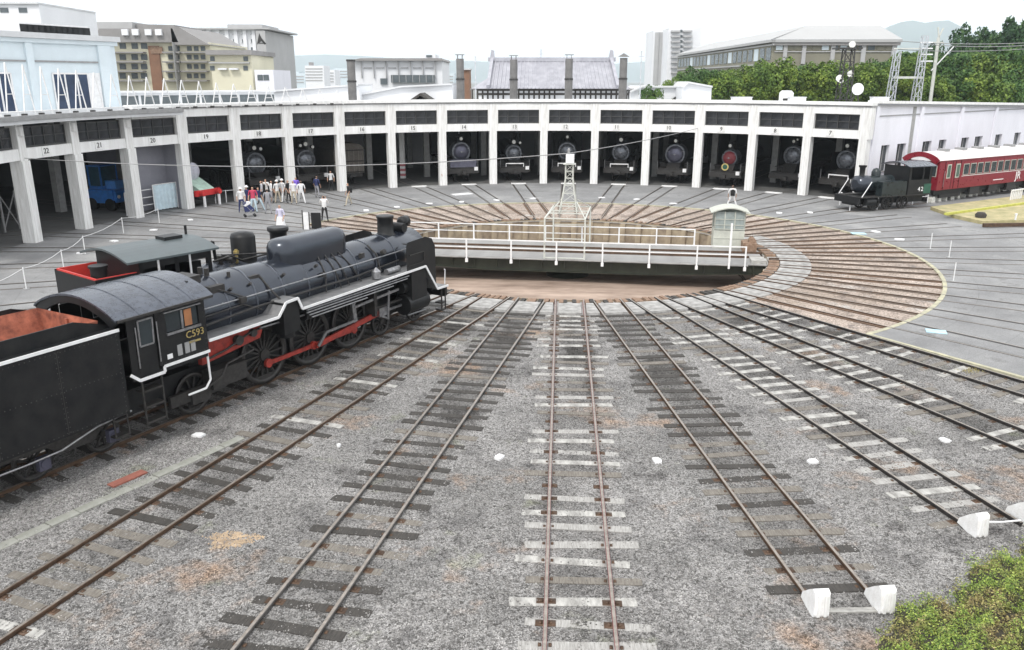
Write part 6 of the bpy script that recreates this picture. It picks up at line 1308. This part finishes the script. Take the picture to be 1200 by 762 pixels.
def mound(x, y):
    ye = np.interp(x, ex, ey); d = ye - y + .20 * np.sin(x * 3.1) + .12 * np.sin(x * 9.7 + 1) + .09 * np.sin(x * 17.3 + y * 11) + .07 * np.sin(y * 23 - x * 13); return d
def hfun(x, y): d = mound(x, y); return np.clip(d, 0, 3) ** .6 * .42 + .10 * np.sin(x * 5.3 + y * 2) * np.sin(y * 6.1) * np.clip(d * 2, 0, 1)
def bushpts(N, r):
    x = r.uniform(4.9, 11.5, N); y = r.uniform(9.0, 14.8, N); d = mound(x, y); k = (d > -.12 * r.random(N)) & (r.random(N) < np.clip(.25 + d, 0, 1)); x, y, d = x[k], y[k], d[k]
    z = hfun(x, y) * (1 - .45 * r.random(len(x)) ** 2) * (.8 + .35 * np.sin(x * 11 + 2 * y) * np.sin(y * 13 - x)) - .10 + .05 * r.random(len(x)) + .22 * r.random(len(x)) ** 14; return np.stack([x, y, z], 1)
def leaf2(nm):
    m = bpy.data.materials.new(nm); m.use_nodes = True; n, l = m.node_tree.nodes, m.node_tree.links; p = n['Principled BSDF']; p.inputs['Roughness'].default_value = .6
    g_ = n.new('ShaderNodeNewGeometry'); nz = n.new('ShaderNodeTexNoise'); nz.inputs['Scale'].default_value = 1.5; nz.inputs['Detail'].default_value = 5; l.new(g_.outputs['Position'], nz.inputs['Vector'])
    r1 = n.new('ShaderNodeValToRGB'); e = r1.color_ramp.elements; e[0].color = (.05, .10, .02, 1); e[1].color = (.42, .50, .10, 1); x = e.new(.5); x.color = (.19, .29, .04, 1)
    r2 = n.new('ShaderNodeValToRGB'); e = r2.color_ramp.elements; e[0].color = (.10, .07, .03, 1); e[1].color = (.48, .42, .16, 1); x = e.new(.6); x.color = (.28, .22, .09, 1)
    for r_ in (r1, r2): l.new(g_.outputs['Random Per Island'], r_.inputs[0])
    r3 = n.new('ShaderNodeValToRGB'); r3.color_ramp.elements[0].position = .46; r3.color_ramp.elements[1].position = .60; l.new(nz.outputs[0], r3.inputs[0])
    mx_ = n.new('ShaderNodeMix'); mx_.data_type = 'RGBA'; l.new(r3.outputs[0], mx_.inputs[0]); l.new(r1.outputs[0], mx_.inputs[6]); l.new(r2.outputs[0], mx_.inputs[7]); l.new(mx_.outputs[2], p.inputs['Base Color']); return m
leafmass('hedge_bush', 200000, bushpts, leaf2('hedge_leaf_green_and_brown'), .019, 'low bush with yellow-green and reddish-brown leaves in the lower right corner')
nx, ny = 60, 50; V = []; F = []
for i in range(nx):
    for j in range(ny): x = 4.7 + 7 * i / (nx - 1); y = 8.6 + 6.4 * j / (ny - 1); V.append((x, y, float(hfun(np.array([x]), np.array([y]))[0]) * .72 - .14))
F = [(i * ny + j, (i + 1) * ny + j, (i + 1) * ny + j + 1, i * ny + j + 1) for i in range(nx - 1) for j in range(ny - 1)]
q = MB(); q.add(V, F, True); q.build('soil_bank', mat('dark_leafy_soil', (.05, .045, .03), .95, 0, .4, 6), kind='structure')

# =====================================================================
#  PEOPLE
# =====================================================================
def body_mesh(name, J, edges):
    me = bpy.data.meshes.new(name); keys = list(J); me.from_pydata([J[k][0] for k in keys], [(keys.index(a), keys.index(b)) for a, b in edges], [])
    o = bpy.data.objects.new(name, me); COL.objects.link(o); md = o.modifiers.new('skin', 'SKIN'); md.use_smooth_shade = True; sk = me.skin_vertices[0].data
    for i, k in enumerate(keys): r = J[k][1]; sk[i].radius = r if isinstance(r, tuple) else (r, r); sk[i].use_root = (k == 'pelvis')
    s2 = o.modifiers.new('sub', 'SUBSURF'); s2.levels = s2.render_levels = 1
    bpy.context.view_layer.update(); out = bpy.data.meshes.new_from_object(o.evaluated_get(bpy.context.evaluated_depsgraph_get())); bpy.data.objects.remove(o); out.name = name; return out
def pose(kind):
    st = {'stand': (.06, .10, .05), 'walk': (.28, .12, .2), 'wide': (.0, .30, .1)}.get(kind, (.06, .1, .05)); J, E_ = {}, []
    J['pelvis'] = ((0, 0, .94), (.15, .11)); J['belly'] = ((0, .01, 1.08), (.135, .10)); J['chest'] = ((0, 0, 1.30), (.165, .115)); J['neck'] = ((0, .0, 1.47), .052); J['head'] = ((0, -.02, 1.56), (.075, .085)); J['top'] = ((0, -.01, 1.64), (.07, .08))
    E_ += [('pelvis', 'belly'), ('belly', 'chest'), ('chest', 'neck'), ('neck', 'head'), ('head', 'top')]
    for s, n in ((-1, 'l'), (1, 'r')):
        fy = st[0] * s; J['hip' + n] = ((.09 * s, 0, .86), .09); J['knee' + n] = (((.09 + st[1] * .5) * s, -fy * .6 - .02, .48), .062); J['ank' + n] = (((.09 + st[1]) * s, fy * .0 - fy * 1.1, .08), .040); J['toe' + n] = (((.10 + st[1]) * s, -fy * 1.1 - .16, .035), .035)
        E_ += [('pelvis', 'hip' + n), ('hip' + n, 'knee' + n), ('knee' + n, 'ank' + n), ('ank' + n, 'toe' + n)]
        up = kind == 'camera'; J['sh' + n] = ((.19 * s, 0, 1.41), .055)
        J['el' + n] = ((.27 * s, -.12 if up else .03, 1.16 if up else 1.13), .040); J['wr' + n] = (((.10 if up else .27) * s, -.30 if up else -.10, 1.40 if up else .90), .027); pm = Vector(J['wr' + n][0]) + Vector((0, -.03 if not up else -.01, -.07 if not up else .07)); J['pa' + n] = (tuple(pm), (.034, .018))
        E_ += [('chest', 'sh' + n), ('sh' + n, 'el' + n), ('el' + n, 'wr' + n), ('wr' + n, 'pa' + n)]
        for i, ln in enumerate((.065, .075, .07, .055)):
            k = 'f%d%s' % (i, n); off = Vector((0, (i - 1.5) * .018, -.02 if not up else .02)); a = pm + off; b = a + Vector((-.012 * s, -.01, (-1 if not up else 1) * ln)); J[k] = (tuple(b), .0085); E_.append(('pa' + n, k))
        J['th' + n] = (tuple(Vector(J['wr' + n][0]) + Vector((-.02 * s, -.05, (-.05 if not up else .05)))), .010); E_.append(('wr' + n, 'th' + n))
    return body_mesh('body', J, E_)
BM = {}
slots = ['shoe', 'trouser', 'shirt', 'skin', 'hair']
for kd in ('stand', 'walk', 'wide', 'camera'):
    me = pose(kd); me.materials.clear()
    for s_ in slots: me.materials.append(M_['grey'])
    for p in me.polygons:
        c = p.center; i = 1
        if c.z < .075: i = 0
        elif c.z > 1.47: i = 4 if (c.z > 1.63 or c.y > .012) else 3
        elif c.z > 1.455 and abs(c.x) < .1: i = 3
        elif abs(c.x) > .2 and c.z < 1.10 and c.z > .6: i = 3
        elif kd == 'camera' and c.y < -.17 and c.z > 1.1: i = 3
        elif c.z > .93: i = 2
        p.material_index = i
    BM[kd] = me
face_me = MB().prism([(-.012, 0), (.012, 0), (0, .035)], -.115, -.09).mesh('nose', M_['skin'])
eye_me = MB().box((-.03, -.098, 1.58), (.018, .012, .010)).box((.03, -.098, 1.58), (.018, .012, .010)).box((0, -.097, 1.515), (.04, .01, .008)).mesh('eyes_and_mouth', M_['hair'])
hat_me = MB().lathe([(.15, 1.62), (.14, 1.63), (.095, 1.64), (.09, 1.70), (.05, 1.73)], n=16).mesh('hat', M_['white'])
bag_me = MB().prism([(-.14, .95), (.14, .95), (.15, 1.3), (.08, 1.38), (-.08, 1.38), (-.15, 1.3)], .12, .26).mesh('backpack', M_['black'])
skirt_me = MB().lathe([(.17, .98), (.24, .7), (.29, .38)], n=18).mesh('skirt', M_['white'])
K = dict(white=(.75, .75, .75), navy=(.03, .04, .12), black=(.02, .02, .022), red=(.55, .06, .12), pale=(.55, .68, .75), grey=(.30, .30, .32), purple=(.25, .15, .70), lav=(.58, .56, .70), beige=(.5, .44, .34), stripe=(.45, .45, .48))
PEOPLE = [(284, 249, 'white', 'navy', 'stand', 20, 'hat', 'person in a white top and navy trousers with a hat, leftmost of the crowd'), (291, 247, 'navy', 'navy', 'stand', -40, 'hat', 'person all in navy with a pale hat behind the pushchair'), (298, 249, 'red', 'pale', 'stand', 10, None, 'person in a pinkish red top and pale blue trousers'),
 (304, 247, 'navy', 'pale', 'walk', 60, None, 'person in a dark top and pale trousers right of the one in red'), (308, 239, 'stripe', 'black', 'walk', -70, 'bag', 'person in a grey top with a black backpack and black trousers'), (313, 237, 'white', 'black', 'camera', 0, None, 'person in white raising a camera in the crowd'),
 (319, 238, 'white', 'grey', 'stand', 120, None, 'person in white top and grey trousers mid-crowd'), (315, 251, 'grey', 'grey', 'stand', 200, None, 'person in grey standing in front of the crowd'), (326, 238, 'white', 'beige', 'stand', 45, 'hat', 'person in white with a broad hat and beige trousers'),
 (332, 237, 'white', 'white', 'walk', -30, 'hat', 'person all in white with a hat near the second pier'), (338.5, 238, 'black', 'black', 'stand', 80, None, 'person all in black left of the pier'), (345, 239, 'white', 'beige', 'stand', 0, None, 'person in white and beige right of the one in black'),
 (348, 233, 'purple', 'white', 'stand', 30, None, 'person in a bright violet top by the pier'), (354, 239, 'white', 'white', 'walk', 200, None, 'person in white just right of the violet top'), (372, 232, 'navy', 'grey', 'stand', 160, None, 'person in dark clothes before the three-lamp engine'),
 (388.5, 223.5, 'white', 'black', 'stand', 10, None, 'person in white top and dark trousers standing inside the bay'), (381, 260, 'white', 'black', 'camera', 190, None, 'person in white shirt and black trousers right of the notice board'), (409, 241, 'black', 'beige', 'walk', -60, 'bag', 'lone person with a backpack before the wooden wagon'),
 (519, 217, 'white', 'beige', 'stand', 60, 'bag', 'person in white leaning by the pier of the blue-grey engine bay'), (857, 245, 'white', 'white', 'wide', 170, 'bag', 'person in white with black bag standing legs apart beyond the operator cabin'), (330, 274, 'lav', 'white', 'stand', -20, 'skirt', 'person in pale lavender with a skirt, seen just over the locomotive')]
for (u, v, sh_, tr2, ps, rot, ext, lab) in PEOPLE:
    p = gp(u, v); t = thing('person', lab, 'person', (p.x, p.y, 0), R(rot), 'visitors on the apron'); o = put('body', BM[ps], t); h_ = random.uniform(.93, 1.04); o.scale = (1, 1, 1); t.scale = (h_, h_, h_)
    for i, m in enumerate((M_['black'], cloth(tr2, K[tr2]), cloth(sh_, K[sh_]), M_['skin'], M_['hair'])): o.material_slots[i].link = 'OBJECT'; o.material_slots[i].material = m
    put('nose', face_me, o, (0, 0, 1.53)); put('eyes_and_mouth', eye_me, o)
    if ext == 'hat': put('hat', hat_me, t)
    if ext == 'bag': put('backpack', bag_me, t)
    if ext == 'skirt': put('skirt', skirt_me, t)
p = gp(293, 254); t = thing('pushchair', 'navy and white pushchair at the front of the crowd', 'pushchair', (p.x, p.y, 0), .4)
MB().prism([(-.3, .35), (.25, .35), (.3, .5), (-.1, .95), (-.35, .9)], -.2, .2).build('seat', cloth('navy', K['navy']), t); MB().prism([(-.35, .75), (-.1, 1.0), (.1, .95), (.05, .85), (-.25, .7)], -.22, .22).build('hood', cloth('white', K['white']), t)
MB().tube([(.3, -.2, .1), (-.4, -.2, 1.0), (-.4, .2, 1.0), (.3, .2, .1)], .02).tube([(-.3, -.2, .1), (.2, -.2, .5)], .02).tube([(-.3, .2, .1), (.2, .2, .5)], .02).build('frame', M_['steel'], t)
for x in (-.3, .3):
    for y in (-.22, .22): MB().cyl((x, y - .02, .09), (x, y + .02, .09), .09).build('wheel', M_['black'], t)
# low fence by the crowd
p0, p1 = gp(240, 240), gp(278, 236); t = thing('low_rope_fence', 'low white post fence between the display engine and the crowd', 'fence', tuple(p0))
for i in range(4): q_ = (p1 - p0) * i / 3; MB().cyl(q_, q_ + Vector((0, 0, .9)), .035).build('post', M_['white'], t)
MB().cyl(Vector((0, 0, .85)), p1 - p0 + Vector((0, 0, .85)), .02).build('rail', M_['white'], t)

# =====================================================================
#  AIR
# =====================================================================
hz = MB().b2(-6500, 6500, -60, 7800, -1.2, 440).mesh('haze', M_['white']); hz.materials.clear(); hm = bpy.data.materials.new('haze_air'); hm.use_nodes = True; hn = hm.node_tree; hn.nodes.remove(hn.nodes['Principled BSDF'])
pv = hn.nodes.new('ShaderNodeVolumePrincipled'); pv.inputs['Color'].default_value = (.84, .93, 1, 1); pv.inputs['Density'].default_value = .00020; pv.inputs['Anisotropy'].default_value = .2
hn.links.new(pv.outputs[0], hn.nodes['Material Output'].inputs['Volume']); hz.materials.append(hm); put('haze', hz, kind='stuff', label='thin pale summer haze over the whole view', cat='haze')
